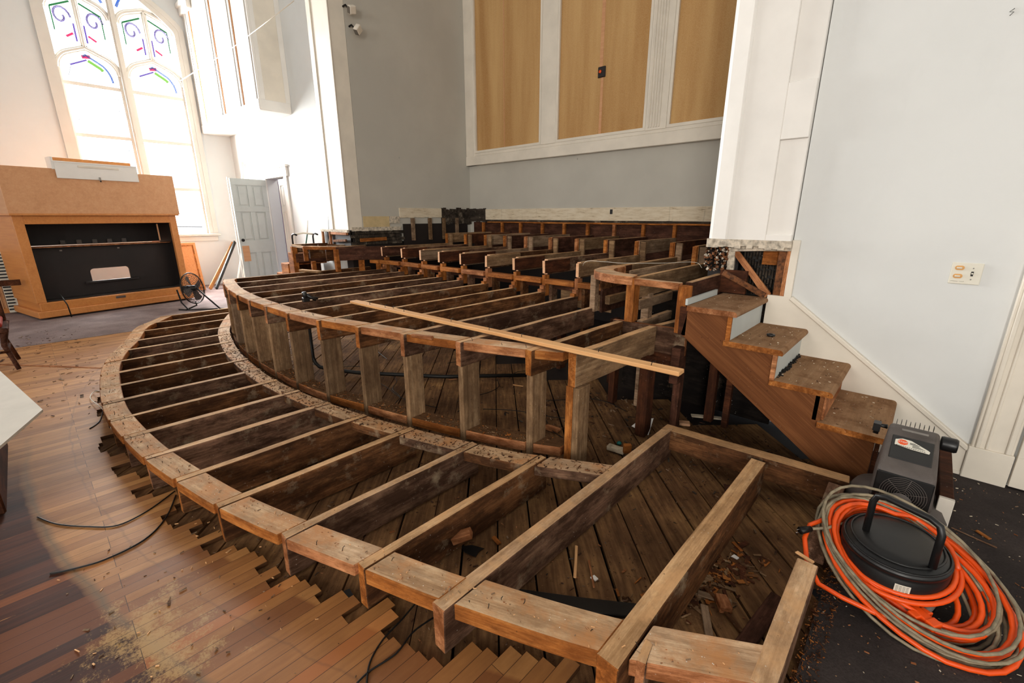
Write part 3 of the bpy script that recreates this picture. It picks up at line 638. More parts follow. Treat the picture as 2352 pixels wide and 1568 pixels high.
# twin spot lamps on the pillar edge
for nm, (px, py), lb, tl in (('spot_lamp', (808, 22), 'upper of two small cream emergency spot heads by the left pillar', .3), ('spot_lamp', (822, 68), 'lower of two small cream emergency spot heads, tilted down on its bracket', .9)):
    p = atx(px, py, XA0+.12); t = thing(nm, lb, 'lamp', (XA0, p.y, p.z))
    MB().tube([(XA0, p.y-.06, p.z+.05), (XA0+.05, p.y-.05, p.z+.06), (XA0+.07, p.y-.02, p.z+.02), p], .012).build('bracket', 'iron', t)
    mw = Matrix.Translation(p) @ Matrix.Rotation(tl, 4, 'X') @ Matrix.Rotation(.5, 4, 'Y')
    MB().box((-.035, -.05, -.05), (.035, .05, .05)).build('lamp_head', 'cream', t, mw, bevel=.015, seg=3); MB().box((-.03, -.054, -.04), (.03, -.049, .04)).build('lens', 'metal', [o for o in t.children if o.name.startswith('lamp_head')][0], mw, bevel=.004)

# ================================================================ organ case high on the left wall
oc = thing('organ_case', 'white panelled organ case hung high in the left corner beside the window', 'organ case', (-10, YW, 3.15))
bx0, bx1, by0, bz0, bz1 = XL, -8.44, 3.08, 3.16, 5.9
MB().box((bx0+.002, by0+.03, bz0+.02), (bx1, YW-.002, bz1)).build('case_body', 'white', oc)
MB().box((bx0+.002, by0-.01, bz0), (bx1+.01, YW-.002, bz0+.17)).build('base_moulding', 'white', oc, bevel=.02, seg=3)
for a, b in ((-11.8, -11.42), (-10.42, -10.2), (-9.4, -9.18), (-8.6, -8.435)):
    MB().box((a, by0, bz0+.16), (b, by0+.04, bz1)).box(((a+b)/2-.03, by0-.015, bz0+.16), ((a+b)/2+.03, by0, bz1)).build('stile', 'white', oc, bevel=.012)
for a in (-11.42, -10.2, -9.18):
    MB().box((a, by0+.012, bz0+.17), (a+.018, by0+.034, bz1)).build('gilt_bead', 'oak', oc)
for a, b in ((-11.40, -10.42), (-10.18, -9.4), (-9.16, -8.6)): MB().box((a, by0+.022, bz0+.17), (b, by0+.032, bz1)).build('panel', 'cream', oc)
MB().box((bx1-.01, by0+.1, bz0+.15), (bx1+.004, YW-.08, bz1)).build('side_panel', 'cream', oc, bevel=.005)
MB().box((-11.795, by0-.06, 5.3), (-11.2, by0+.02, 5.45)).box((-11.795, by0-.1, 5.42), (-11.2, by0, 5.5)).build('cornice', 'white', oc, bevel=.015, seg=2)
tag(MB().tube([aty(675, 2, 3.0), aty(600, 60, 3.02), aty(520, 120, 3.04), atx(415, 185, -11.6)], .006, 6).build('hanging_cord', 'cream'), 'thin white cord strung slantwise across the organ case to the window', 'cord')

# ================================================================ FLOOR
FO = [(-7.6, 1.15), (-6.994, .767), (-6.273, .553), (-5.736, .376), (-5.257, .267), (-4.799, .208), (-4.33, .169), (-4.011, .155), (-3.71, .163), (-3.352, .189), (-2.982, .231), (-2.588, .3), (-2.201, .382), (-1.83, .49), (-1.408, .635), (-1.019, .77), (-.488, .992), (-.12, 1.21)]
f1 = smooth_curve(FO)
fl = MB(); rr = random.Random(5); x = -7.695; cnt = 0; j = 0; JX = [-.49, -1.03, -1.40, -1.80, -2.24, -2.64, -3.03, -3.43, -3.80]
while x < -.09:
    xe = x+.057; yc = f1(x+.028)
    if cnt <= 0: j = rr.choice([-.03, -.07, -.05, .0, .02, -.10, .06, -.02, -.12]); cnt = rr.choice([1, 1, 2, 3])
    cnt -= 1
    if min(abs(x+.028-q) for q in JX) < .05: j = -.13
    fl.box((x, YR, -.02), (min(xe, -.07), yc+.05+j, 0)); x = xe
fl.box((-.0695, YR, -.02), (XR, YW, -.002)); fl.box((XL, YR, -.02), (-7.695, YW, -.003))
struct(fl.build('floor', 'floor'))
sf = MB()
mw = Matrix.Rotation(math.radians(-45), 4, 'Z')
for i in range(-40, 42):
    v0 = i*.165; mb_y0, mb_y1 = v0+rnd(.003, .009), v0+.165-rnd(.001, .008)
    # clip the diagonal board to the area under the stage
    u0, u1 = -11, 6
    pts = []
    # board runs along local x; in world (x+y) varies; limit to x in [-8,-.05], y in [-.1,5.9]
    n = 34
    for k in range(n):
        a = u0+(u1-u0)*k/n; b = a+(u1-u0)/n
        c = mw @ V(((a+b)/2, v0+.08, 0))
        if -8.1 < c.x < -.0 and -.15 < c.y < 3.4: pts.append((a, b))
    if pts: sf.box((pts[0][0], mb_y0, -.045), (pts[-1][1], mb_y1, -.021-rnd(0, .003)))
struct(sf.build('floor_subfloor', 'sub', None, mw))
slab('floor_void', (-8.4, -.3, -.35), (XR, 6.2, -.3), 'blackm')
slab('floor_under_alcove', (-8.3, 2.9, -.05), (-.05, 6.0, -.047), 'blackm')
slab('floor_carpet', (-.07, YR, -.004), (XR, YW, .004), 'carpet')
slab('floor_underlay', (XL, YR, -.004), (-7.7, YW, .004), 'carpet2')

# ================================================================ PLATFORM 1 (low, one riser high)
Z1 = .185
g1 = thing('low_platform_frame', 'lowest curved platform frame of dusty joists and arc blocks on the bare floor', 'platform frame', (-3.8, 1, 0))
J1 = [-.49, -1.03, -1.40, -1.80, -2.24, -2.64, -3.03, -3.43, -3.80, -4.20, -4.60, -5.00, -5.40, -5.81, -6.20, -6.67, -7.10, -7.47]
BO = smooth_curve([(-7.6, 2.05), (-7.0, 1.75), (-6.45, 1.52), (-5.977, 1.36), (-5.336, 1.22), (-4.805, 1.14), (-4.186, 1.095), (-3.864, 1.09), (-3.476, 1.115), (-3.045, 1.17), (-2.65, 1.24), (-2.264, 1.34), (-1.854, 1.47), (-1.45, 1.62), (-1.0, 1.86)])
JM = ['joist', 'joist_top', 'cut']
for i, x in enumerate(J1):
    yf = f1(x)-(.03 if x > -1.1 else -.008); ye = BO(x)+.13
    if i == 0: ye = 2.56
    if i == 1: ye = 2.60
    w = .05 if x < -1.2 else (.062 if i else .075)
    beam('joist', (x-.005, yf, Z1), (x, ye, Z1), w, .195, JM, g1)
xs = [-.13]+J1
for i in range(len(xs)-1):
    a, b = xs[i+1]+(.026 if i > 1 else .034), xs[i]-.026
    if i == 0: b = -.125; a = -.45
    if i == 1: a, b = -1.0, -.53
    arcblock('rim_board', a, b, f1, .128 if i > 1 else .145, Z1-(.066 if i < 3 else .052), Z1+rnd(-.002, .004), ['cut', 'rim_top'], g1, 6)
for i in range(1, len(J1)-1):
    a, b = J1[i+1]+.026, J1[i]-.03
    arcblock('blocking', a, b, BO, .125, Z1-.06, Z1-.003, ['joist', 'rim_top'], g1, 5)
beam('end_joist', (-.125, 1.2, Z1), (-.13, 1.86, Z1), .07, .16, JM, g1); beam('end_joist', (-.13, 2.12, Z1-.01), (-.135, 2.6, Z1-.01), .07, .16, ['joist'], g1)
beam('header', (-1.06, 2.60, Z1), (-.09, 2.67, Z1), .09, .13, ['joist', 'joist_top', 'joist'], g1)
tag(beam('charred_plank', (-.98, 1.10, .0), (-.56, 1.385, .0), .07, .02, ['iron'], None), 'blackened strip of board lying behind the front rim', 'board')
beam('split_block', (-.415, 1.03, Z1), (-.43, 1.12, Z1), .03, .12, JM, g1)

# ================================================================ PLATFORM 2 (main)
Z2 = .75
g2 = thing('main_platform_frame', 'big raised platform frame with long joists and curved rim on posts', 'platform frame', (-3.8, 2.5, 0))
F2 = smooth_curve([(-6.6, 1.95), (-6.286, 1.61), (-5.874, 1.487), (-5.415, 1.40), (-4.936, 1.345), (-4.566, 1.325), (-4.174, 1.325), (-3.713, 1.339), (-3.286, 1.39), (-2.887, 1.484), (-2.475, 1.586), (-2.042, 1.715), (-1.612, 1.874), (-1.36, 2.0), (-1.2, 2.1)])
J2 = [-1.60, -2.035, -2.455, -2.86, -3.26, -3.70, -4.13, -4.53, -4.93, -5.38, -5.84, -6.27]
def back2(x): return 2.9 if x > -1.9 else (3.2 if x > -2.2 else 3.56)
for i, x in enumerate(J2):
    yf = F2(x)
    beam('joist', (x, yf-.012, Z2), (x+.006, back2(x), Z2), .05, .155, JM, g2)
    mwp = Matrix.Translation((x, yf-.003, 0)); s = .047
    ps = MB(); pw = rnd(.125, .145)
    tilt = rnd(-.006, .006)
    # stud stands on its end: local X up the stud
    beam('post', (x+tilt, yf+pw/2, -.02), (x, yf+pw/2, Z2-.155), s, pw, ['stud'], g2, align='c') if False else None
    mw = Matrix(((0, 1, 0, x), (0, 0, 1, yf), (1, 0, 0, -.02), (0, 0, 0, 1)))
    MB().box((0, -s/2, 0), (Z2-.155+.02, s/2, pw)).build('post', 'stud', g2, mw, bevel=.004)
beam('joist', (-1.375, 1.985, Z2), (-1.345, 2.92, Z2), .055, .2, ['stud', 'joist_top', 'cut'], g2)
mw = Matrix(((0, 1, 0, -1.372), (0, 0, 1, 1.985), (1, 0, 0, -.02), (0, 0, 0, 1)))
MB().box((0, -.04, 0), (Z2-.2+.02, .01, .1)).build('post', 'cut', g2, mw, bevel=.004); MB().box((0, .012, 0), (Z2-.2+.02, .05, .12)).build('post', 'stud', g2, mw, bevel=.004)
xs = [-1.40]+J2
for i in range(len(xs)-1):
    arcblock('rim_board', xs[i+1]+.025, xs[i]-.025, F2, .125, Z2-.052, Z2+.001, ['cut', 'rim_top'], g2, 6)
    arcblock('bottom_plate', xs[i+1]+.024, xs[i]-.024, F2, .13, .09, .152, ['cut', 'sub'], g2, 6)
# chip split out of the rim
bn = beam('splintered_chip', (-2.37, 1.605, Z2+.012), (-2.22, 1.655, Z2+.012), .03, .02, ['cut'], g2)
# right end: header on edge, rear posts and boards
beam('header', (-1.66, 2.925, Z2), (-1.12, 2.975, Z2), .045, .19, ['joist', 'cut', 'cut'], g2)
beam('header', (-1.36, 2.93, Z2-.01), (-1.2, 4.2, Z2-.02), .05, .1, ['stud', 'joist_top'], g2)
for (x, y, w, d, zt) in ((-1.29, 2.73, .075, .1, .56), (-1.19, 3.06, .05, .05, .56), (-1.16, 2.98, .05, .07, .6), (-1.75, 3.1, .05, .08, .6), (-2.0, 3.5, .05, .1, .6), (-2.6, 3.5, .05, .1, .6), (-1.02, 3.3, .06, .06, .7), (-3.2, 3.5, .05, .1, .6), (-4.0, 3.5, .05, .1, .6), (-5.0, 3.5, .05, .1, .6)):
    mw = Matrix(((0, 1, 0, x), (0, 0, 1, y), (1, 0, 0, -.02), (0, 0, 0, 1))); MB().box((0, -w/2, 0), (zt+.02, w/2, d)).build('post', 'redwood', g2, mw, bevel=.004)
MB().box((-1.36, 2.95, .44), (-1.14, 2.97, .7)).build('end_board', 'redwood', g2, bevel=.004)
MB().box((-1.17, 2.86, .38), (-1.11, 2.94, .64)).build('post_block', 'redwood', g2, bevel=.004)
# ================================================================ TIER 3
Z3 = 1.07
g3 = thing('third_tier_frame', 'third step of the choir framing with sawn-off joist ends and orange ledger', 'platform frame', (-3.9, 4.2, .75))
J3 = [-2.455, -2.86, -3.26, -3.70, -4.13, -4.53, -4.93, -5.38, -5.84]
def Y3(x): return 3.60
for i, x in enumerate(J3):
    beam('joist', (x, 3.6, Z3), (x+.01, 4.78, Z3), .045, .15, ['joist' if i % 2 else 'stud', 'joist_top', 'fresh'], g3)
    beam('scab_board', (x+.036, 3.50+rnd(-.02, .03), Z3-.006), (x+.038, 4.0+rnd(-.08, .1), Z3-.006), .036, .125, ['redwood' if i % 3 else 'stud', 'joist_top', 'fresh'], g3)
    mw = Matrix(((0, 1, 0, x), (0, 0, 1, 3.565), (1, 0, 0, .70), (0, 0, 0, 1))); MB().box((0, -.022, 0), (Z3-.155-.7, .022, .07)).build('post', 'cut', g3, mw, bevel=.003)
    MB().box((x+.03, 3.62, -.02), (x+.065, 3.72, .85)).build('leg', 'joist', g3, bevel=.003)
    MB().box((x-.024, 3.50, Z2-.002), (x+.026, 3.535, Z2+.028)).build('notch_block', 'cut', g3); MB().box((x-.024, 3.535, Z2-.002), (x+.026, 3.572, Z2+.062)).build('notch_block', 'cut', g3)
xs = [-2.02]+J3+[-6.05]
fl3 = smooth_curve([(-6.3, 3.3), (-6.05, 3.42), (-5.5, 3.5), (-5, 3.52), (-4, 3.53), (-3.2, 3.54), (-2.4, 3.55), (-2.0, 3.55), (-1.9, 3.55)])
for i in range(len(xs)-1): arcblock('ledger', xs[i+1]+.024, xs[i]-.024, fl3, .10, .83, .878, ['cut', 'cut'], g3, 3)
for i in range(len(xs)-1): beam('rail', (xs[i+1]+.02, 3.68, .83), (xs[i]-.02, 3.68, .83), .03, .06, ['redwood'], g3)
beam('joist', (-2.03, 3.42, Z3), (-2.02, 4.9, Z3), .05, .15, ['joist', 'joist_top', 'cut'], g3)
beam('scab_board', (-1.995, 3.45, Z3), (-1.99, 3.75, Z3), .03, .12, ['redwood', 'joist_top', 'fresh'], g3)
MB().box((-2.75, 3.72, .6), (-2.15, 3.735, .86)).build('plywood_sheet', 'stud', g3)

# ================================================================ right landing box (beside the stairs)
g4 = thing('right_landing_frame', 'boxy landing frame with rounded corner beside the right stairs', 'platform frame', (-1.4, 3.3, .75))
LZ = 1.07
for x in (-1.155, -1.535):
    mw = Matrix(((0, 1, 0, x), (0, 0, 1, 2.905), (1, 0, 0, Z2 if x < -1.3 else Z2-.02), (0, 0, 0, 1)))
    MB().box((0, -.032, 0), (LZ-Z2-.0, .032, .09)).build('post', 'cut', g4, mw, bevel=.004)
beam('front_header', (-1.505, 2.935, LZ), (-1.185, 2.935, LZ), .07, .045, ['cut', 'rim_top'], g4)
beam('side_joist', (-1.155, 2.995, LZ), (-1.155, 3.62, LZ+.0), .045, .17, ['redwood', 'joist_top'], g4)
beam('joist', (-1.535, 2.995, LZ), (-1.55, 4.8, LZ), .045, .155, ['stud', 'joist_top'], g4)
beam('joist', (-2.0, 3.3, LZ), (-2.01, 4.8, LZ), .045, .155, ['stud', 'joist_top'], g4)
beam('joist', (-1.78, 3.35, LZ-.004), (-1.79, 4.8, LZ-.004), .02, .14, ['stud', 'joist_top'], g4)
co = [(-1.52, 2.899), (-1.66, 2.90), (-1.79, 2.94), (-1.90, 3.01), (-1.98, 3.12), (-2.02, 3.28), (-2.025, 3.5)]
ci = [(-1.90, 3.5), (-1.89, 3.32), (-1.85, 3.20), (-1.77, 3.11), (-1.67, 3.06), (-1.555, 3.045)]
MB().prism(co+ci, LZ-.05, LZ+.012, 0, 1).build('curved_rim', ['cut', 'rim_top'], g4, bevel=.004)
# thin bent facing board under the rim
inner = [(-2.0, 3.18), (-2.0, 3.3)]
MB().box((-2.035, 3.16, .72), (-1.985, 3.22, LZ-.045)).build('post', 'stud', g4, bevel=.003)
MB().box((-1.995, 3.26, .7), (-1.975, 3.95, .985)).build('facing_board', 'redwood', g4)
MB().box((-1.98, 3.22, .905), (-1.965, 4.1, 1.02)).build('facing_board', 'joist', g4)
for x, y0_, y1_, z in ((-1.52, 3.0, 4.6, .90), (-1.51, 3.05, 4.3, .74), (-1.95, 3.3, 4.4, .84)): beam('cross_rail', (x, y0_, z), (x, y1_, z), .045, .07, ['stud', 'joist_top'], g4)
for y in (3.15, 3.7, 4.2): MB().box((-1.56, y, .0), (-1.50, y+.07, .93)).build('post', 'stud', g4, bevel=.003)

# ================================================================ TIER 4 and back row
Z4 = 1.225
g5 = thing('fourth_tier_frame', 'fourth step of the choir framing, short joists on paired posts before the back wall', 'platform frame', (-3.8, 5.2, 1.07))
J4 = [-1.62, -2.04, -2.455, -2.86, -3.28, -3.70, -4.13, -4.53, -4.93, -5.38, -5.84]
for i, x in enumerate(J4):
    yy = 4.75 if i else 4.3
    beam('joist', (x, yy, Z4), (x, YB-.05, Z4), .045, .15, ['redwood' if i % 2 else 'stud', 'joist_top', 'cut'], g5)
    MB().box((x-.03, yy-.02, .85), (x+.012, yy+.0, Z4-.004)).build('post', 'cut', g5, bevel=.003)
    MB().box((x+.024, yy+.015, .85), (x+.09, yy+.045, Z4-.01)).build('stud', 'stud', g5, bevel=.003)
g6 = thing('back_row_studs', 'short studs and thin orange plate under the old baseboard of the back wall', 'wall framing', (-3.8, 5.75, 1.22))
beam('top_plate', (-5.9, YB-.05, 1.4), (XA1-.02, YB-.05, 1.4), .06, .02, ['cut'], g6)
for px in (1550, 1478, 1411, 1350, 1296, 1246, 1196, 1154, 1111, 1073, 1045, 1015):
    q = aty(px, 530, YB-.06); MB().box((q.x-.022, YB-.085, 1.2), (q.x+.022, YB-.04, 1.382)).build('stud', 'cut' if px > 1080 else 'stud', g6, bevel=.003)
MB().box((-6.3, YB-.03, .9), (XA1, YB-.012, 1.39)).build('backing_board', 'redwood', g6)
MB().box((XA0+.001, 4.3, .9), (XA0+.015, 5.7, 1.37)).build('backing_board', 'blackm', g6)
for y in (4.45, 4.8, 5.1, 5.4): MB().box((XA0+.01, y, 1.1), (XA0+.05, y+.06, 1.46)).build('stud', 'stud', g6, bevel=.003)

# ================================================================ left landing (mirror of the right one, partly dismantled)
g7 = thing('left_landing_frame', 'half-dismantled landing frame at the far left end of the choir platform', 'platform frame', (-6.5, 3.1, .75))
a = atz(695, 566, Z3); b = atz(770, 567, Z3); c = atz(885, 565, Z3)
beam('side_joist', (-6.22, 3.03, Z3), (-5.9, 3.62, Z3), .045, .19, ['redwood', 'joist_top'], g7)
cc = [(-6.68, 2.76), (-6.52, 2.80), (-6.36, 2.90), (-6.22, 3.03)]
MB().prism(cc+[(-6.30, 3.12), (-6.42, 3.0), (-6.55, 2.92), (-6.70, 2.88)], Z3-.04, Z3+.004, 0, 1).build('curved_rim', ['cut', 'rim_top'], g7, bevel=.003)
for (x, y, z0_, z1_, w) in ((-6.69, 2.78, .86, 1.07, .03), (-6.22, 3.02, .72, 1.04, .07), (-6.60, 2.84, .73, .86, .05), (-6.05, 3.3, .6, .88, .07), (-5.92, 3.5, .6, .88, .06)):
    MB().box((x-w/2, y-.02, z0_), (x+w/2, y+.04, z1_)).build('post', 'cut', g7, bevel=.003)
beam('joist', (-6.7, 2.85, Z3-.02), (-6.68, 3.55, Z3-.02), .045, .16, ['joist', 'joist_top'], g7)
beam('joist', (-6.45, 2.98, Z3-.05), (-6.4, 3.5, Z3-.05), .045, .16, ['joist'], g7)
e = atz(668, 561, 1.07); beam('outer_joist', (-7.28, 2.85, Z3), (-7.3, 3.56, Z3), .05, .13, ['joist', 'joist_top', 'cut'], g7); beam('outer_joist', (-7.26, 2.86, Z3-.14), (-7.28, 3.56, Z3-.14), .05, .14, ['redwood', 'joist_top', 'cut'], g7)
beam('edge_board', (-7.28, 2.85, Z3-.005), (-6.66, 2.82, Z3-.005), .04, .03, ['stud', 'joist_top'], g7)
MB().box((-7.3, 2.82, .0), (-7.24, 2.9, 1.04)).build('post', 'cut', g7, bevel=.003)
for k in range(3): beam('joist', (-6.95+k*.3, 3.1, Z3), (-6.93+k*.3, YW-.03, Z3), .04, .12, ['joist', 'joist_top'], g7)
tag(beam('loose_board', atz(690, 618, .78), atz(733, 622, .78), .06, .03, ['stud', 'joist_top'], None), 'short loose board lying across the joists by the left landing', 'board')
# exposed wall bay beside the left pillar
wb = thing('wall_cavity_framing', 'small opened wall bay with diagonal sticks left of the left pillar', 'wall framing', (-7.2, 3.5, 1.1)); wb['kind'] = 'structure'
MB().box((-7.32, 3.40, 1.03), (-6.98, 3.42, 1.27)).build('back_board', 'blackm', wb)
for p, q, m in (((-7.3, 3.36, 1.05), (-7.3, 3.36, 1.26), 'cut'), ((-7.12, 3.36, 1.05), (-6.98, 3.36, 1.25), 'stud'), ((-7.33, 3.36, 1.27), (-6.45, 3.36, 1.27), 'plaster_edge'), ((-7.02, 3.35, 1.05), (-7.02, 3.35, 1.26), 'cut'), ((-6.95, 3.34, 1.235), (-6.45, 3.34, 1.235), 'cut')):
    beam('stud', p, q, .035, .035, m, wb, align='c')
MB().box((-6.98, 3.37, 1.0), (XA0, 3.4, 1.26)).build('back_board', 'blackm', wb)
beam('stick', (-6.9, 3.34, 1.12), (-6.5, 3.34, 1.14), .03, .035, 'rust', wb, align='c')

# ================================================================ STAIRS (right)
sr = thing('staircase', 'stripped wooden staircase descending along the pale blue right wall', 'staircase', (-.4, 3.2, 0))
TR = [(-1.10, -.79, .935), (-.85, -.515, .748), (-.565, -.245, .561), (-.295, .022, .374)]
SY = 2.885
def rounded_tread(x0, x1, z, nm='tread'):
    r = .022; t = .034
    prof = [(x0, z), (x1-r, z)] + [(x1-r+r*math.sin(a), z-r+r*math.cos(a)) for a in (.5, 1.0, 1.57)] + [(x1-.004, z-t), (x0, z-t)]
    y0, y1 = SY-.02, YW-.03; n = len(prof)
    # local X along the tread's width so the grain runs that way
    c = V((x0, y0, z)); mw = Matrix(((0, -1, 0, x0), (1, 0, 0, y0), (0, 0, 1, z), (0, 0, 0, 1))); inv = mw.inverted()
    vs = [inv @ V((a, y0, b)) for a, b in prof]+[inv @ V((a, y1, b)) for a, b in prof]
    fs = [tuple(range(n)), tuple(range(2*n-1, n-1, -1))]+[(i, n+i, n+(i+1) % n, (i+1) % n) for i in range(n)]
    mi = [1, 1]+[0]*n
    mi[2+n-2] = 1
    o = MB(); o.add(vs, fs, mi); return o.build(nm, ['tread', 'cut'], sr, mw)
for i, (x0, x1, z) in enumerate(TR):
    rounded_tread(x0, x1, z)
    zr = z-.034; zl = zr-.153; xr = x1-.03
    if i < 2:
        MB().box((xr-.02, SY+.0, zl), (xr, YW-.03, zr)).build('riser', 'greydoor', sr)['label'] = 'white painted riser'
        MB().box((xr-.022, SY-.018, zl), (xr+.002, SY+.002, zr)).build('riser_edge', 'cut', sr)
    elif i == 2:
        beam('riser', (xr-.01, SY+.02, zr), (xr-.01, YW-.03, zr), .02, .153, ['cut'], sr)
        MB().box((xr-.05, SY-.0, zl), (xr-.03, SY+.02, zr)).build('riser_edge', 'cut', sr)
        MB().box((xr-.03, SY+.03, zl+.01), (xr-.022, SY+.1, zr-.005)).build('dark_gap', 'black', sr)
    else:
        MB().box((xr-.02, SY+.02, 0.01), (xr, SY+.06, zr)).build('riser_edge', 'redwood', sr)
# long diagonal stringer under the free side
pts = [(-1.10, .90), (-.83, .90), (-.83, .715), (-.555, .715), (-.555, .528), (-.285, .528), (-.285, .34), (-.03, .34), (-.03, .0), (-.12, .0), (-1.13, .735)]
mwS = Matrix(((1, 0, 0, 0), (0, 0, -1, SY), (0, 1, 0, 0), (0, 0, 0, 1)))
ang = math.atan2(-.735, 1.01); R = Matrix.Rotation(ang, 4, 'Z'); mwS2 = mwS @ R; Ri = R.inverted()
pl = [Ri @ V((a, b, 0)) for a, b in pts]
MB().prism([(p.x, p.y) for p in pl], -.04, -.0, 0).build('stringer', 'string', sr, mwS2, bevel=.003)
MB().box((-.36, SY+.3, 0.01), (-.32, SY+.34, .4)).build('support_post', 'redwood', sr); MB().box((-.9, SY+.35, .0), (-.86, SY+.39, .6)).build('support_post', 'redwood', sr)
MB().box((-1.15, SY+.0, .73), (-1.10, YW-.05, .92)).build('top_cleat', 'redwood', sr)
MB().box((-1.12, SY+.0, .935), (-1.105, YW-.15, .975)).build('painted_strip', 'greydoor', sr)
tg = MB()
for i in range(30):
    y = SY+.05+i*.02; y += rnd(-.008, .008); tg.box((-.548+rnd(-.004, .012), y, .56), (-.536+rnd(-.004, .02), y+rnd(.004, .012), .564+rnd(.001, .016)))
tg.build('carpet_tack_fuzz', 'iron', sr)['kind'] = 'stuff'
tag(MB().lathe([(.012, 0), (.022, .0), (.026, .008), (.022, .014), (.012, .014)], c=(-.66, 3.18, .749), seg=20).build('rubber_ring', 'black'), 'small black rubber ring lying on the second tread from the top', 'ring')
# skirt board along the wall (white)
spts = [(-.80, .90), (-.80, .955), (-.655, .955), (.375, .178), (.385, 0), (-.3, 0), (-.80, .4)]
mwK = Matrix(((1, 0, 0, 0), (0, 0, -1, YW), (0, 1, 0, 0), (0, 0, 0, 1)))
struct(MB().prism(spts, 0.0, .03).build('baseboard_stairs', 'cream', None, mwK))
struct(MB().strip([(-.655, YW-.02, .95), (.38, YW-.02, .172)], .028, .045, (0, 1, 0)).build('trim_15', 'cream', bevel=.005))
struct(MB().box((.30, YW-.036, 0), (.385, YW, .025)).build('baseboard_right', 'cream'))
# under-stairs wall, plastered masonry
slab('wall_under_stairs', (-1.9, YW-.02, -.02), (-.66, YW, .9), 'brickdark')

# ================================================================ wall switch
sw = thing('light_switch', 'ivory double switch plate with two amber ovals and a toggle on the right wall', 'light switch', (.168, YW, 1.185))
MB().box((.104, YW-.007, 1.126), (.232, YW, 1.245)).build('plate', 'ivory', sw, bevel=.005, seg=2)
for dz in (.03, -.016):
    pr = [(math.cos(t)*.011+(.0085 if math.cos(t) > 0 else -.0085), math.sin(t)*.0125) for t in [k*math.tau/20 for k in range(20)]]
    mwq = Matrix(((1, 0, 0, .138), (0, 0, -1, YW-.007), (0, 1, 0, 1.186+dz), (0, 0, 0, 1)))
    ov = MB().prism(pr, -.002, .003).build('oval_switch', 'amber', sw, mwq); MB().box((.125, YW-.019, 1.182+dz), (.148, YW-.009, 1.190+dz)).build('rocker', 'ivory', ov, bevel=.002)
MB().box((.188, YW-.009, 1.173), (.198, YW-.0065, 1.199)).build('toggle_slot', 'iron', sw); MB().box((.1895, YW-.022, 1.184), (.1965, YW-.008, 1.192)).build('toggle', 'ivory', sw, bevel=.002)
for z in (1.155, 1.217): MB().lathe([(0, .002), (.003, .002), (.003, 0)], mat=Matrix.Translation((.193, YW-.0075, z)) @ Matrix.Rotation(math.pi/2, 4, 'X'), seg=10).build('screw', 'metal', sw)
hw = MB()
for k in range(11):
    if k == 6: continue
    x = .113+k*.0052; hw.tube([(x, YW-.0078, 1.1385+rnd(0, .002)), (x+.0018, YW-.0078, 1.1425+rnd(-.001, .002)), (x+.0036, YW-.0078, 1.139+rnd(-.001, .002))], .00035, 4)
hw.build('pencil_note', 'iron', sw)
tag(MB().tube([aty(2331, 19, YW-.002), aty(2319, 27, YW-.002), aty(2329, 27, YW-.002), aty(2319, 36, YW-.002)], .0016, 5).build('wall_mark', 'iron'), 'small black zigzag mark high on the right wall', 'mark')

# ================================================================ ORGAN CONSOLE (rotated slightly off the window wall)
cyaw = math.atan2(1.833+.05, -9.881+9.449)-math.pi/2
oc2 = thing('organ_console', 'oak organ console seen from its open black back, standing by the window wall', 'organ console', (-9.5, -.05, 0), cyaw)
MC = Matrix.Translation((-9.5, -.05, 0)) @ Matrix.Rotation(cyaw, 4, 'Z')
def cb(name, a, b, mat, bevel=.004): return MB().box(a, b).build(name, mat, oc2, MC, bevel=bevel)
W = 2.09; D = 1.15
cb('plinth', (-D+.1, 0.0, .03), (.05, W, .13), 'oak', .01); cb('plinth_rail', (-D+.14, .05, .125), (.02, W-.05, .25), 'oak', .008)
cb('caster_base', (-D+.2, .12, 0), (-.06, W-.12, .035), 'black')
cb('corner_post', (-.06, .03, .25), (0, .14, 1.5), 'oak'); cb('corner_post', (-.06, W-.13, .25), (0, W-.03, 1.5), 'oak')
cb('top_rail', (-.06, .14, 1.38), (0, W-.13, 1.5), 'oak')
for y in (.03, W-.06):
    cb('side_panel', (-D+.14, y, .25), (-.06, y+.03, 1.5), 'oak')
cb('side_stile', (-.3, .045, .25), (-.2, .06, 1.45), 'cream', .003); cb('side_stile', (-.75, .045, .25), (-.62, .06, 1.45), 'cream', .003); cb('side_rail', (-.75, .04, 1.36), (-.2, .06, 1.47), 'cream', .003)
cb('case_top', (-D+.1, .0, 1.50), (.06, W, 1.53), 'oak')
cb('back_panel', (.02, 0.0, 1.52), (.05, W+.02, 2.16), 'oak2'); cb('music_cabinet', (-.6, .02, 1.52), (.02, W, 2.14), 'oak2')
# dark interior with a hand-hole
hx0, hx1, hz0, hz1, hr = .80, 1.32, .46, .67, .05
hh = []
for cx_, cz_, a0_ in ((hx1-hr, hz1-hr, 0), (hx0+hr, hz1-hr, 90), (hx0+hr, hz0, 180), (hx1-hr, hz0, 270)):
    if a0_ >= 180: hh.append((cx_-hr if a0_ == 180 else cx_+hr, cz_)); continue
    for k in range(5): t_ = math.radians(a0_+22.5*k); hh.append((cx_+hr*math.cos(t_), cz_+hr*math.sin(t_)))
rect = [V((.06, .25, 0)), V((W-.06, .25, 0)), V((W-.06, 1.03, 0)), V((.06, 1.03, 0))]; hl = [V((a, b, 0)) for a, b in hh]; al = rect+hl
tr_ = tessellate_polygon([rect, hl]); bi = MB(); nn_ = len(al)
bi.add([(-.27, p.x, p.y) for p in al]+[(-.30, p.x, p.y) for p in al], [tuple(t) for t in tr_]+[tuple(nn_+k for k in t[::-1]) for t in tr_]+[(4+i, 4+(i+1) % len(hl), nn_+4+(i+1) % len(hl), nn_+4+i) for i in range(len(hl))])
bi.build('inner_board', 'blackm', oc2, MC)
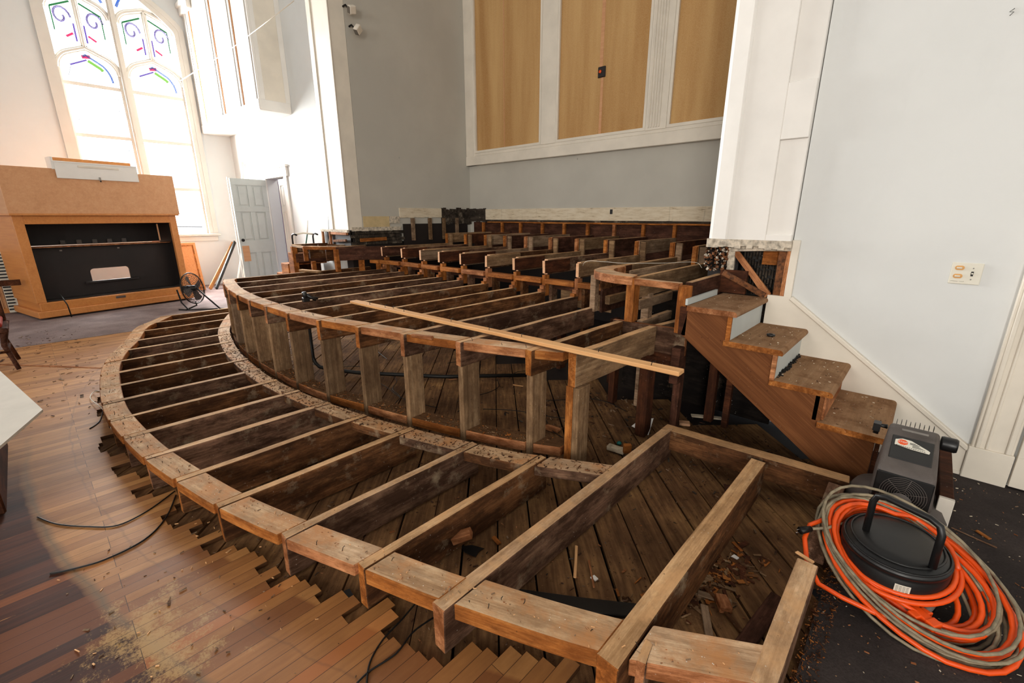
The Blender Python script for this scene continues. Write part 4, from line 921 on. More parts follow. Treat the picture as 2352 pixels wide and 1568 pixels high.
cb('inner_shelf', (-.36, .09, 1.03), (-.18, W-.09, 1.05), 'blackm'); cb('shelf_edge', (-.18, .09, 1.035), (-.175, W-.12, 1.048), 'cut', 0)
cb('upper_board', (-.62, .09, 1.05), (-.6, W-.09, 1.5), 'blackm'); cb('floor_board', (-.6, .09, .25), (-.05, W-.09, .27), 'blackm'); cb('inner_side', (-.6, .09, .25), (-.06, .1, 1.5), 'blackm'); cb('inner_side', (-.6, W-.1, .25), (-.06, W-.09, 1.5), 'blackm'); cb('inner_top', (-.6, .09, 1.49), (-.0, W-.09, 1.5), 'blackm')
cb('brace', (-.2, W-.27, 1.08), (-.19, W-.25, 1.36), 'oak2', 0); cb('kickboard', (-.27, .7, .44), (-.23, 1.42, .475), 'blackm')
for k in range(5): cb('bracket', (-.6, .62+k*.2, 1.05), (-.57, .68+k*.2, 1.12), 'shroud', .002)
for y, z in ((.5, .98), (1.22, .98)): cb('screw_plate', (-.268, y, z-.01), (-.262, y+.03, z+.01), 'metal', .001)
cb('maker_plate', (.022, .95, .19), (.026, 1.08, .225), 'metal', .001)
# white desk board hooked over the top
mt = thing('desk_board', 'white painted shelf board hooked over the top of the organ console', 'board', (-9.45, 1.0, 2.1), cyaw)
def mb_(name, a, b, mat): return MB().box(a, b).build(name, mat, mt, MC, bevel=.003)
mb_('face_board', (.055, .60, 2.03), (.07, 1.60, 2.27), 'white'); mb_('top_ledge', (-.12, .58, 2.25), (.075, 1.60, 2.27), 'white'); mb_('end_cheek', (-.12, .57, 2.15), (.07, .60, 2.32), 'white'); mb_('wood_lip', (-.13, .60, 2.27), (-.11, 1.60, 2.33), 'oak')
mb_('cleat', (.07, .86, 2.195), (.08, 1.36, 2.225), 'cream'); mb_('hook', (.07, 1.08, 2.02), (.085, 1.1, 2.07), 'metal'); mb_('hook_tip', (.07, 1.085, 2.0), (.09, 1.1, 2.02), 'iron')
tag(MB().tube([atx(137, 675, -9.42), atx(155, 700, -9.4), atx(165, 728, -9.38)], .008, 6).build('power_cable', 'iron'), 'short black cable hanging over the plinth of the console', 'cable')

# grille cabinet with a keyboard standing on end at the far left
gc = thing('grille_cabinet', 'low oak cabinet with woven cane grille at the left edge behind the console', 'cabinet', (-10.75, -.3, 0))
MB().box((-10.9, -.9, 0), (-10.62, .05, .97)).build('case', 'oak', gc, bevel=.008)
gm = MB()
for k in range(40): gm.box((-10.615, -.9, .1+k*.021), (-10.605, .0, .108+k*.021))
for k in range(22): gm.box((-10.607, -.88+k*.04, .08), (-10.6, -.872+k*.04, .93))
gm.build('cane_grille', 'oak2', gc); MB().box((-10.62, -.9, .9), (-10.59, .05, .97)).build('top_rail', 'oak', gc)
kb_ = thing('keyboard', 'loose organ keyboard with black and pale keys standing on end by the cabinet', 'keyboard', (-10.52, -.28, 0))
MB().box((-10.56, -.34, .02), (-10.53, -.2, .96)).build('key_bed', 'ivory', kb_)
for k in range(18): MB().box((-10.53, -.335, .06+k*.05), (-10.515, -.25, .082+k*.05)).build('black_key', 'black', kb_)
tag(MB().box((-9.75, -.7, .52), (-9.7, -.12, .6)).build('shelf_slat', 'redwood'), 'dark horizontal slat crossing in front of the cane cabinet', 'slat')
# leaning oak door panel behind the console
lp_ = thing('leaning_panel', 'tall oak panel with routed edge leaning against the wall right of the console', 'panel', (-10.95, 2.2, 0))
mwp = Matrix.Translation((-10.95, 1.95, 0)) @ Matrix.Rotation(math.radians(8), 4, 'Z') @ Matrix.Rotation(math.radians(-7), 4, 'Y')
MB().box((-.03, 0, 0), (0, .5, .98)).build('panel_body', 'oak', lp_, mwp, bevel=.006); MB().strip([(.004, .06, .06), (.004, .44, .06), (.004, .44, .92), (.004, .06, .92)], .02, .01, (1, 0, 0), closed=True).build('routed_moulding', 'cut', lp_, mwp)
# things leaning in the corner by the door
def lean(nm, lb, cat, a, b, w, d, mat, parts=None):
    t = thing(nm, lb, cat, a); beam('body', a, b, w, d, mat, t, align='c', rough=.001); return t
lv = lean('spirit_level', 'long black spirit level leaning in the corner left of the open door', 'level', (-10.9, 2.6, 0.02), (-11.62, 3.3, .93), .03, .07, 'black')
for f in (.2, .5, .8):
    p = V((-10.9, 2.6, .02)).lerp(V((-11.62, 3.3, .93)), f); MB().lathe([(0, -.02), (.016, -.02), (.016, .02), (0, .02)], c=p+V((.02, -.01, 0)), seg=12).build('vial', 'glime', lv)
lean('oak_board', 'orange brown board leaning beside the spirit level', 'board', (-10.95, 2.5, .02), (-11.7, 3.28, .9), .02, .09, 'oak')
lean('trim_board', 'narrow white trim board leaning nearest the open door edge', 'board', (-10.6, 3.15, .02), (-10.9, YW-.04, 1.9), .018, .035, 'white')
lean('trim_board', 'tall thin white trim board leaning in the corner, rising above the door', 'board', (-10.75, 3.1, .02), (-11.15, YW-.03, 2.6), .02, .05, 'cream')
lean('trim_board', 'narrow white trim board leaning farthest from the door', 'board', (-10.95, 3.0, .02), (-11.2, YW-.05, 1.6), .018, .035, 'white')
tag(beam('door_edge_board', (-9.885, 2.85, .01), (-9.885, 2.85, 2.19), .03, .012, 'white', None, align='c'), 'white edge strip along the free edge of the grey door', 'strip')

# floor fan
fn = thing('floor_fan', 'round dark metal floor fan standing in front of the console corner', 'fan', (-8.9, 1.75, 0))
fc = V((-8.95, 1.80, .33)); yawf = math.radians(42); MF = Matrix.Translation(fc) @ Matrix.Rotation(yawf, 4, 'Z') @ Matrix.Rotation(math.radians(82), 4, 'Y')
cg = MB()
for s_, rr_ in ((.06, 1), (-.06, 1)):
    for k in range(1, 9):
        r_ = .25*k/8; cg.tube([V((r_*math.cos(t), r_*math.sin(t), s_*(1-(k/8)**2*.6))) for t in [i*math.tau/36 for i in range(36)]], .0022, 4, closed=True)
    for k in range(24):
        t = k*math.tau/24; cg.tube([(.03*math.cos(t), .03*math.sin(t), s_), (.15*math.cos(t), .15*math.sin(t), s_*.9), (.25*math.cos(t), .25*math.sin(t), s_*.4)], .002, 4)
cg.tube([V((.255*math.cos(t), .255*math.sin(t), 0)) for t in [i*math.tau/40 for i in range(40)]], .009, 6, closed=True)
cg.build('cage', 'iron', fn, MF)
for k in range(4):
    t = k*math.tau/4+.3; bl = MB(); c1, s1 = math.cos(t), math.sin(t)
    for i in range(6):
        pass
    q = [(.03, -.02, -.015), (.03, .02, .015), (.2, .07, .02), (.22, -.0, .0), (.19, -.06, -.02)]
    vs = [(c1*a-s1*b, s1*a+c1*b, z) for a, b, z in q]; vs += [(x, y, z+.003) for x, y, z in vs]
    bl.add(vs, [(0, 1, 2, 3, 4), (9, 8, 7, 6, 5)]+[(i, (i+1) % 5, 5+(i+1) % 5, 5+i) for i in range(5)]); bl.build('blade', 'shroud', fn, MF)
MB().lathe([(0, .07), (.04, .07), (.05, .03), (.05, -.05), (.06, -.06), (.06, -.16), (0, -.17)], seg=20).build('motor', 'black', fn, MF)
MB().tube([(-8.9, 1.55, .012), (-8.78, 1.62, .012), (-8.9, 1.8, .05), (-8.95, 1.8, .1)], .012).tube([(-8.45, 2.02, .02), (-8.75, 1.92, .2), (-8.9, 1.85, .33)], .012).tube([(-8.95, 1.58, .33), (-8.9, 1.6, .12), (-8.75, 1.65, .012), (-8.5, 2.0, .012)], .012).build('stand', 'iron', fn)
tag(MB().tube([(-8.55, 2.05, .012), (-8.3, 2.2, .012), (-8.0, 2.2, .012), (-7.8, 2.3, .012), (-7.5, 2.2, .012)], .006, 6).build('fan_cord', 'iron'), 'thin dark cord trailing from the floor fan', 'cord')

# items on the hidden left steps
stp = thing('left_staircase', 'pair of reddish wooden steps half hidden beyond the left landing', 'staircase', (-7.7, 3.3, 0))
for i, (x, z) in enumerate(((-7.5, .93), (-7.85, .74), (-8.1, .56), (-8.35, .37), (-8.6, .19))):
    MB().box((x-.13, 2.9, z-.03), (x+.16, YW-.03, z)).build('tread', 'cut', stp, bevel=.004); MB().box((x-.11, 2.92, z-.19), (x-.09, YW-.03, z-.03)).build('riser', 'redwood', stp); MB().box((x-.13, 2.9, 0.01), (x+.16, 2.93, z-.03)).build('side_board', 'cut', stp)
ch = thing('cushioned_stool', 'small white padded seat with curved dark arms on the left steps', 'seat', (-7.62, 3.2, .93))
MB().box((-7.7, 3.05, .95), (-7.48, 3.35, 1.04)).build('cushion', 'white', ch, bevel=.03, seg=3)
for y in (3.02, 3.36): MB().tube([(-7.68, y, .935), (-7.68, y, 1.16), (-7.66, y, 1.2), (-7.6, y, 1.215), (-7.5, y, 1.2)], .014).build('arm', 'iron', ch)
MB().tube([(-7.66, 3.02, 1.2), (-7.66, 3.2, 1.225), (-7.66, 3.36, 1.2)], .014).build('top_bar', 'ivory', ch)
br = thing('broom', 'broom with a green and white handle standing by the corridor door', 'broom', (-7.9, 3.3, .75))
MB().tube([(-8.0, 3.3, .78), (-8.03, 3.42, 1.2)], .013).build('handle_grip', 'green', br); MB().tube([(-8.03, 3.42, 1.2), (-8.045, 3.46, 1.42)], .012).build('handle', 'white', br)
tag(MB().tube([(-7.29, 3.45, 1.07), (-7.5, YW-.01, 1.5)], .0035, 5).build('thin_rod', 'iron'), 'thin dark rod leaning against the white wall left of the pillar', 'rod')

# antique chair at the left edge
ac = thing('antique_chair', 'carved wooden chair with red seat, only a leg and corner showing at the left edge', 'chair', (-6.75, -.45, 0))
lf = atz(45, 850, 0)
def cleg(x, y, dx, dy, nm='leg'): MB().tube([(x, y, 0.01), (x-.02*dx, y-.02*dy, .12), (x-.05*dx, y-.05*dy, .26), (x-.03*dx, y-.03*dy, .36), (x-.01*dx, y-.01*dy, .44)], [.018, .018, .022, .028, .03], 8).build(nm, 'redwood', ac)
cleg(lf.x, lf.y, 1, 1); cleg(lf.x-.5, lf.y, -1, 1); cleg(lf.x, lf.y-.45, 1, -1); cleg(lf.x-.5, lf.y-.45, -1, -1)
MB().box((lf.x-.53, lf.y-.48, .39), (lf.x+.02, lf.y+.01, .44)).build('seat_frame', 'redwood', ac, bevel=.01); MB().box((lf.x-.5, lf.y-.45, .44), (lf.x-.01, lf.y-.02, .50)).build('seat', 'red', ac, bevel=.025, seg=3)
MB().tube([(lf.x-.02, lf.y-.03, .2), (lf.x-.48, lf.y-.03, .2)], .012).tube([(lf.x-.02, lf.y-.42, .2), (lf.x-.02, lf.y-.03, .2)], .012).build('stretcher', 'redwood', ac)
MB().box((lf.x-.53, lf.y-.48, .44), (lf.x-.48, lf.y+.0, .98)).build('backrest', 'redwood', ac, bevel=.01)

# drywall sheet lying on a dark chest in the left foreground
zc = .5; a, b, c = atz(-60, 797, zc), atz(98, 940, zc), atz(-60, 1075, zc)
e1 = (a-b).normalized(); e2 = (c-b).normalized()
A = b+e1*1.6; Cc = b+e2*1.0
tag(MB().prism([(b.x, b.y), (A.x, A.y), (A.x+(Cc.x-b.x), A.y+(Cc.y-b.y)), (Cc.x, Cc.y)], zc-.013, zc).build('drywall_sheet', 'drywall'), 'off-white drywall sheet poking in at the left edge, corner pointing right', 'drywall sheet')
ds = thing('dark_chest', 'dark brown wooden chest at the left edge under the drywall sheet', 'chest', (-3.6, -.55, 0))
MB().box((-4.3, -1.1, 0.012), (-3.27, -.33, zc-.05)).build('chest_body', 'redwood', ds, bevel=.008); MB().box((-4.34, -1.14, zc-.05), (-3.30, -.36, zc-.014)).build('chest_lid', 'redwood', ds, bevel=.006)

# ================================================================ loose batten lying over the main platform
pa, pb_ = V((-3.64, 1.88, .775)), V((-.77, 2.03, .775))
lb = thing('loose_batten', 'long pale pine batten with nails lying slantwise across the main platform', 'board', pa)
beam('batten', pa, pb_, .07, .022, ['batten'], lb, rough=.0015, align='c')
for f in (.1, .17, .2, .26, .44, .57, .66, .84, .95):
    p = pa.lerp(pb_, f)+V((0, rnd(-.02, .02), .01)); MB().tube([p, p+V((.004, -.004, .018)), p+V((.02, .01, .026))], .0022, 5).build('bent_nail', 'iron', lb)
# nails in the rims (parts of the frames)
nb = MB().tube([(0, 0, -.005), (.001, 0, .010), (.006, .002, .016)], .0014, 5)
first = None
def nail(parent, x, y, z):
    global first
    if first is None:
        first = nb.build('bent_nail', 'iron', parent); o = first
    else:
        o = first.copy(); C.objects.link(o)
    o.parent = parent; o.matrix_basis = PM[parent.name].inverted() @ Matrix.Translation((x, y, z)) @ Matrix.Rotation(rnd(0, 6.3), 4, 'Z') @ Matrix.Rotation(rnd(-.6, .6), 4, 'X')
for i in range(32):
    x = -rnd(.2, 1)*1 if i < 5 else -rnd(.8, 6.2); nail(g1, x, f1(x)+rnd(.03, .1), Z1+.003)
for i in range(12):
    x = -rnd(1.6, 4.5); nail(g2, x, F2(x)+rnd(.03, .1), Z2+.003)
# black hand clamp and pipe in the main platform
pp = thing('black_pipe', 'black bent conduit pipe rising from the subfloor inside the main platform', 'pipe', (-4.4, 1.78, 0))
MB().tube([(-4.40, 1.78, .42), (-4.40, 1.78, .12), (-4.38, 1.79, .06), (-4.32, 1.80, .03), (-4.2, 1.84, .02), (-3.9, 2.0, .015), (-3.2, 2.5, .015), (-2.6, 3.1, .02)], .018, 8).build('pipe_run', 'iron', pp)
MB().tube([(-4.40, 1.78, .42), (-4.39, 1.78, .76)], .018, 8).build('riser_pipe', 'iron', pp)
cp = atz(703, 690, .76); hc = thing('hand_clamp', 'small black clamp sitting on a joist of the main platform', 'clamp', cp)
MB().box((cp.x-.02, cp.y-.03, .75), (cp.x+.02, cp.y+.03, .79)).tube([(cp.x, cp.y, .78), (cp.x, cp.y-.01, .84)], .022).build('clamp_body', 'black', hc, bevel=.004); MB().tube([(cp.x, cp.y, .82), (cp.x+.05, cp.y+.07, .76)], .014).tube([(cp.x, cp.y, .79), (cp.x+.02, cp.y+.1, .77)], .012).build('clamp_arm', 'black', hc)
# thin wires
def wire(nm, lb, pts, r=.0035, mat='iron'):
    q = [V(p) for p in pts]; out = []
    for i in range(len(q)-1):
        p0, p1, p2, p3 = q[max(i-1, 0)], q[i], q[i+1], q[min(i+2, len(q)-1)]
        for k in range(6):
            t = k/6; out.append(.5*((2*p1)+(p2-p0)*t+(2*p0-5*p1+4*p2-p3)*t*t+(3*p1-p0-3*p2+p3)*t**3))
    out.append(q[-1]); return tag(MB().tube(out, r, 6).build(nm, mat), lb, 'wire')
W0 = lambda pts, z=.005: [tuple(atz(x, y, z)) for x, y in pts]
wire('floor_wire', 'thin black wire curving over the hardwood, the upper of two at left', W0([(86, 1187), (130, 1203), (200, 1209), (270, 1206), (340, 1172), (402, 1127)]))
wire('floor_wire', 'thin black wire looping over the hardwood, the lower of two at left', W0([(115, 1317), (160, 1308), (240, 1285), (330, 1240), (380, 1190), (404, 1137)]), .004)
wire('floor_wire', 'black wire running to the bottom edge, left one of a pair', W0([(842, 1570), (850, 1520), (880, 1468), (925, 1420), (975, 1360)]))
wire('floor_wire', 'black wire running to the bottom edge, right one of a pair', W0([(820, 1568), (850, 1540), (910, 1500), (950, 1450), (1000, 1415)]))
wire('white_wire', 'thin white wire loop sticking out from under the rim at left', [tuple(p) for p in (atz(256, 985, .1), atz(236, 940, .05), atz(208, 915, .02), atz(215, 900, .02), atz(232, 897, .08))], .003, 'ivory')
wire('floor_wire', 'short black wire tail hanging from the rim at far left', W0([(236, 945), (228, 968), (206, 984)]), .004)
wire('draped_wire', 'thin pale wire draped over the rounded landing rim down to the joists', [tuple(p) for p in (atz(1317, 672, .78), atz(1335, 628, .95), atz(1345, 601, 1.09), atz(1390, 601, 1.10), atz(1430, 604, 1.095), atz(1520, 604, 1.09), atz(1595, 602, 1.09), atz(1612, 615, 1.05))], .0022, 'ivory')
rw = random.Random(11)
for i in range(11):
    x, y = rw.uniform(-4.2, -1.7), rw.uniform(1.9, 3.1); a = rw.uniform(0, 6.3); pts = []
    for k in range(5):
        pts.append((x, y, -.014+rw.uniform(0, .012))); a += rw.uniform(-.8, .8); x += .22*math.cos(a); y += .16*math.sin(a)
    o = wire('scrap_wire', 'loose dark wire tangled on the dusty subfloor under the main platform', pts, .003); o['group'] = 'loose wires under the main platform'

# ================================================================ debris
dz = -.018
def scrap(nm, lb, px, py, ln, w, t, ang, mat, z=dz, tilt=0, grp=None):
    p = atz(px, py, z); d = V((math.cos(ang), math.sin(ang), 0))*ln/2
    o = beam(nm, p-d+V((0, 0, t/2+.002)), p+d+V((0, 0, t/2+.002+tilt)), w, t, mat, None, align='c', rough=.002); return tag(o, lb, 'wood scrap', grp)
scrap('wood_block', 'clean sawn block leaning against a low joist near the middle', 1062, 1245, .09, .05, .035, .8, 'cut', z=.03, tilt=.03)
scrap('wood_block', 'orange wood block lying among dark scraps near the front right bay', 1660, 1393, .07, .045, .03, 2.2, 'cut')
scrap('wood_splinter', 'long pale split splinter on the subfloor left of the long joist', 1322, 1290, .2, .012, .006, -1.0, 'batten')
scrap('wood_splinter', 'thin orange stick beside the pale splinter', 1358, 1318, .16, .008, .006, -.85, 'cut')
scrap('wood_splinter', 'short orange stick near the dark paper scrap', 1140, 1243, .06, .02, .01, -.2, 'cut')
scrap('wood_offcut', 'pale grey board end lying in the dark behind the platform', 1622, 959, .22, .05, .01, .5, 'dirtywhite')
scrap('wood_offcut', 'pinkish block with white edge near the rear post', 1571, 975, .08, .06, .02, .5, 'fresh')
scrap('wood_offcut', 'reddish offcut lying by the rear edge of a low bay', 1680, 1130, .12, .07, .008, 2.0, 'redwood')
scrap('wood_offcut', 'flat brown board lying along the right end of the low frame', 1740, 1440, .42, .06, .01, 1.45, 'redwood')
scrap('wood_offcut', 'grey flat slat crossing under the second low joist', 1640, 1375, .13, .03, .008, .35, 'stud')
scrap('wood_offcut', 'dark slim slat pointing at the front rim in the right bay', 1625, 1440, .2, .03, .008, -1.1, 'stud')
scrap('wood_offcut', 'broken dark stick in the pile of scraps', 1660, 1400, .22, .02, .01, -.6, 'joist')
scrap('wood_offcut', 'upright small block standing beside the long low joist', 1440, 1040, .05, .03, .06, .8, 'cut', z=.02)
scrap('wood_offcut', 'bundle-like pale fluted moulding scrap on the subfloor', 1415, 1036, .12, .05, .03, .1, 'dirtywhite')
scrap('wood_offcut', 'brown offcut beside the front stud of the main platform', 1268, 987, .12, .06, .02, .1, 'cut')
scrap('wood_splinter', 'yellow splinter on the subfloor seen between two studs', 1190, 886, .1, .018, .004, .4, 'batten')
scrap('wood_splinter', 'small orange splinter lying left of a main platform stud', 1040, 872, .08, .02, .006, 1.0, 'cut')
scrap('wood_splinter', 'pale chip on the end joist beside the orange cord', 1848, 1282, .07, .02, .008, -.4, 'batten', z=.165)
scrap('wood_splinter', 'dark wood splinters lying on the charcoal carpet at right', 2235, 1235, .16, .008, .005, -.3, 'joist', z=.004)
scrap('wood_splinter', 'orange brown chip lying on the charcoal carpet at right', 2258, 1230, .06, .02, .006, -.7, 'cut', z=.004)
tg1 = MB(); p = atz(1083, 1262, dz)
tag(MB().prism([(p.x-.05, p.y-.02), (p.x-.01, p.y-.035), (p.x+.05, p.y-.02), (p.x+.035, p.y+.02), (p.x+.04, p.y+.045), (p.x-.02, p.y+.02)], dz, dz+.003).build('tar_paper_scrap', 'black'), 'torn black tar paper scrap on the subfloor near the middle bay', 'paper scrap')
p = atz(790, 1375, dz)
tag(MB().prism([(p.x-.05, p.y-.03), (p.x+.05, p.y-.04), (p.x+.06, p.y+.03), (p.x-.03, p.y+.04)], dz, dz+.003).build('tar_paper_scrap', 'black'), 'torn black tar paper scrap in a floor notch under the front rim', 'paper scrap')
p = atz(1470, 985, dz)
tag(MB().add([(p.x-.06, p.y, dz), (p.x+.07, p.y-.03, dz), (p.x+.04, p.y+.05, dz+.09), (p.x-.03, p.y+.02, dz+.05)], [(0, 1, 2), (0, 2, 3)]) or (lambda: None)(), '', '') if False else None
cpb = MB(); cpb.add([(p.x-.07, p.y, dz), (p.x+.09, p.y-.05, dz), (p.x+.07, p.y+.05, dz+.09), (p.x-.03, p.y+.04, dz+.05), (p.x-.07, p.y+.004, dz), (p.x+.09, p.y-.046, dz), (p.x+.072, p.y+.055, dz+.092), (p.x-.03, p.y+.045, dz+.052)], [(0, 1, 2, 3), (7, 6, 5, 4), (0, 1, 5, 4), (1, 2, 6, 5), (2, 3, 7, 6), (3, 0, 4, 7)])
tag(cpb.build('paper_scrap', 'white'), 'crumpled white paper leaning behind the rear post of the main platform', 'paper')
p = atz(1422, 1020, dz); tag(MB().lathe([(0, 0), (.016, 0), (.018, .012), (.01, .02), (0, .02)], c=p, seg=10).build('bottle_cap', 'teal'), 'small teal plastic cap on the subfloor behind the long joist', 'cap')
for px, py, lb_ in ((1365, 1328, 'white plaster flake on the subfloor in the wide middle bay'), (1688, 1280, 'tiny square white chip on the subfloor in the right bay'), (1400, 1132, 'small pale chip on the subfloor near the header')):
    p = atz(px, py, dz); tag(MB().prism([(p.x-.014, p.y-.01), (p.x+.012, p.y-.012), (p.x+.016, p.y+.006), (p.x-.008, p.y+.012)], dz, dz+.006).build('plaster_chip', 'white'), lb_, 'chip')
# uncountable sawdust, chips and splinters
def litter(name, n, area, mats, label, seed, zf, smax=.03, flat=True):
    r = random.Random(seed); mb = MB()
    for i in range(n):
        x, y = area(r); z = zf(x, y)
        l = r.uniform(.004, smax)*(1 if r.random() < .75 else 2.2); w = l*r.uniform(.08, .38); t = r.uniform(.0012, .004); a = r.uniform(0, 6.3)
        mw = Matrix.Translation((x, y, z+t)) @ Matrix.Rotation(a, 4, 'Z') @ Matrix.Rotation(r.uniform(-.2, .2), 4, 'Y')
        mb.box((-l/2, -w/2, -t/2), (l/2, w/2, t/2), r.randrange(len(mats)), mw)
    return tag(mb.build(name, mats), label, 'debris', kind='stuff')
litter('subfloor_debris', 3200, lambda r: (r.uniform(-6.5, -.2), r.uniform(.25, 3.2)), ['cut', 'stud', 'redwood', 'joist', 'joist', 'brick'], 'sawdust chips and splinters scattered over the dark subfloor under the frames', 3, lambda x, y: -.02, .013)
litter('subfloor_rubble', 420, lambda r: (lambda t: (-.62+t*.28+r.gauss(0, .05), 1.25+t*.75+r.gauss(0, .05)))(r.random()), ['redwood', 'stud', 'joist', 'cut'], 'heap of dark broken splinters in the front right bay', 9, lambda x, y: -.02, .045)
litter('rear_rubble', 500, lambda r: (r.uniform(-2.3, -.5), r.uniform(2.3, 3.3)), ['redwood', 'stud', 'joist', 'brick'], 'dark rubble on the subfloor behind and beneath the stairs', 19, lambda x, y: -.02, .024)
litter('rim_dust', 420, lambda r: (lambda x: (x, f1(x)+r.uniform(.01, .12)))(-r.uniform(.2, 6.5)), ['batten', 'cut', 'stud', 'cut'], 'sawdust and chips lying on the lowest curved rim', 4, lambda x, y: Z1, .007)
litter('blocking_dust', 1100, lambda r: (lambda x: (x, BO(x)+r.uniform(.0, .13)))(-r.uniform(1.05, 6)), ['stud', 'joist', 'rust', 'joist', 'redwood'], 'sawdust and splinters heaped on the inner blocking below the main rim', 5, lambda x, y: Z1-.003, .013)
litter('plate_dust', 900, lambda r: (lambda x: (x, F2(x)+r.uniform(.0, .12)))(-r.uniform(1.5, 5.8)), ['cut', 'stud', 'joist'], 'sawdust on the bottom plate between the main platform studs', 6, lambda x, y: .152, .014)
litter('stair_dust', 240, lambda r: r.choice([(r.uniform(-1.08, -.82), r.uniform(2.9, 3.5)), (r.uniform(-.82, -.55), r.uniform(2.9, 3.52)), (r.uniform(-.54, -.28), r.uniform(2.9, 3.52)), (r.uniform(-.27, .0), r.uniform(2.9, 3.52))]), ['dirtywhite', 'joist', 'stud'], 'plaster crumbs and grit on the stair treads', 8, lambda x, y: .935 if x < -.82 else .748 if x < -.548 else .561 if x < -.275 else .374, .006)
litter('carpet_litter', 500, lambda r: (r.uniform(-.06, .9), r.uniform(1.1, 3.5)), ['cut', 'stud', 'dirtywhite'], 'small wood chips scattered over the charcoal carpet', 12, lambda x, y: .004, .007)
litter('edge_litter', 900, lambda r: (r.uniform(-.085, -.01), r.uniform(1.2, 2.6)), ['cut', 'rust', 'redwood', 'joist'], 'strip of rusty sawdust between platform end joist and carpet', 13, lambda x, y: .003, .008)
litter('floor_litter', 160, lambda r: (r.uniform(-2.6, -.7), r.uniform(-.2, .5)), ['batten', 'stud', 'joist'], 'stray chips and splinters on the hardwood floor', 14, lambda x, y: .0, .014)
litter('far_litter', 200, lambda r: (r.uniform(-8.6, -4.6), r.uniform(-.4, .35)), ['joist', 'redwood', 'stud'], 'dark debris scattered on the sunlit floor at far left', 15, lambda x, y: .004, .035)
tag(beam('floor_lath', (-6.95, -.42, .006), (-6.0, .3, .006), .03, .008, ['cut'], None), 'long thin orange lath lying on the sunlit floor beyond the rim', 'lath')

# ================================================================ COMPRESSOR, DRUM, CORDS, PLANK
cm = thing('air_compressor', 'charcoal plastic air compressor with round grille and STOP sticker at the stair foot', 'compressor', (.1, 2.65, 0))
xc = .103
prof = [(2.46, .235), (2.46, .385), (2.475, .41), (2.52, .425), (2.74, .50), (2.79, .505), (2.82, .48), (2.83, .235)]
hb, ht = .112, .092
def hw_(z): return hb+(ht-hb)*(z-.235)/.27
n = len(prof); sb = MB()
vs = [(xc-hw_(z), y, z) for y, z in prof]+[(xc+hw_(z), y, z) for y, z in prof]
sb.add(vs, [tuple(range(n)), tuple(range(2*n-1, n-1, -1))]+[(i, n+i, n+(i+1) % n, (i+1) % n) for i in range(n)])
shr = sb.build('shroud', 'shroud', cm, bevel=.02, seg=4, ang=35)
rec = MB(); sl_ = math.atan2(.075, .22); mwR = Matrix.Translation((xc+.002, 2.6, .452)) @ Matrix.Rotation(sl_, 4, 'X')
rec.box((-.075, -.075, -.004), (.075, .09, .004)).build('raised_panel', 'black', cm, mwR, bevel=.012, seg=3)
# sticker
lab = thing
mwL = mwR @ Matrix.Translation((0, .004, .0055)) @ Matrix.Scale(1.25, 4)
MB().prism([(-.05, .04), (-.03, .052), (-.005, .05), (.045, .018), (.05, .012), (.048, -.0), (.0, .002), (-.05, .01)], 0, .0008).build('sticker', 'ivory', cm, mwL); stk = bpy.data.objects['sticker']
oct_ = [(-.028+.0155*math.cos(math.radians(22.5+45*k)), .031+.0155*math.sin(math.radians(22.5+45*k))) for k in range(8)]
og = MB().prism(oct_, .0008, .0012).build('stop_sign', 'orange', stk, mwL)
def text(name, s, size, mat, mw, parent, ext=.0002):
    cu = bpy.data.curves.new(name, 'FONT'); cu.body = s; cu.size = size; cu.extrude = ext; cu.align_x = 'CENTER'; cu.align_y = 'CENTER'
    tmp = bpy.data.objects.new(name+'_curve', cu); me = bpy.data.meshes.new_from_object(tmp); bpy.data.objects.remove(tmp)
    o = bpy.data.objects.new(name, me); C.objects.link(o); me.materials.clear(); me.materials.append(M[mat]); o.parent = parent; o.matrix_basis = PM[parent.name].inverted() @ mw; return o
text('stop_lettering', 'STOP', .0115, 'white', mwL @ Matrix.Translation((-.028, .031, .0016)), stk)
pr_ = MB()
for k in range(3): pr_.box((-.008, .036-k*.004, .0008), (.008+k*.006, .038-k*.004, .0011))
for k in range(4): pr_.box((.0, .024-k*.0035, .0008), (.018+k*.006, .0255-k*.0035, .0011))
for k in range(14): pr_.box((-.045+k*.006, .008-k*.0003, .0008), (-.041+k*.006, .0105-k*.0003, .0011))
pr_.build('sticker_print', 'iron', stk, mwL)
MB().box((-.048, .115, .018), (.048, .128, .0195)).build('silver_strip', 'metal', cm, mwR, bevel=.003)
# front grille: recessed black panel with concentric rings
MB().box((xc-.098, 2.452, .245), (xc+.098, 2.462, .385)).build('grille_panel', 'black', cm, bevel=.004)
gr = MB()
for k in range(1, 10):
    r_ = .0085*k+.004; gr.tube([(xc+.005+r_*math.cos(t), 2.449, .30+r_*math.sin(t)) for t in [i*math.tau/40 for i in range(40)]], .0013, 5, closed=True)
for k in range(6):
    t = k*math.tau/6+.3; gr.tube([(xc+.005, 2.449, .30), (xc+.005+.08*math.cos(t), 2.449, .30+.08*math.sin(t))], .0014, 5)
gr.build('round_grille', 'shroud', cm)
MB().lathe([(0, .012), (.028, .01), (.045, 0)], mat=Matrix.Translation((xc+.0, 2.444, .262)) @ Matrix.Rotation(math.pi/2, 4, 'X'), seg=20).build('hub_cap', 'shroud', cm)
MB().lathe([(0, .23), (.09, .23), (.17, .2), (.195, .15), (.195, .09), (.17, .05), (.08, .03), (0, .03)], c=(xc-.005, 2.66, 0), seg=40).build('pancake_tank', 'shroud', cm)
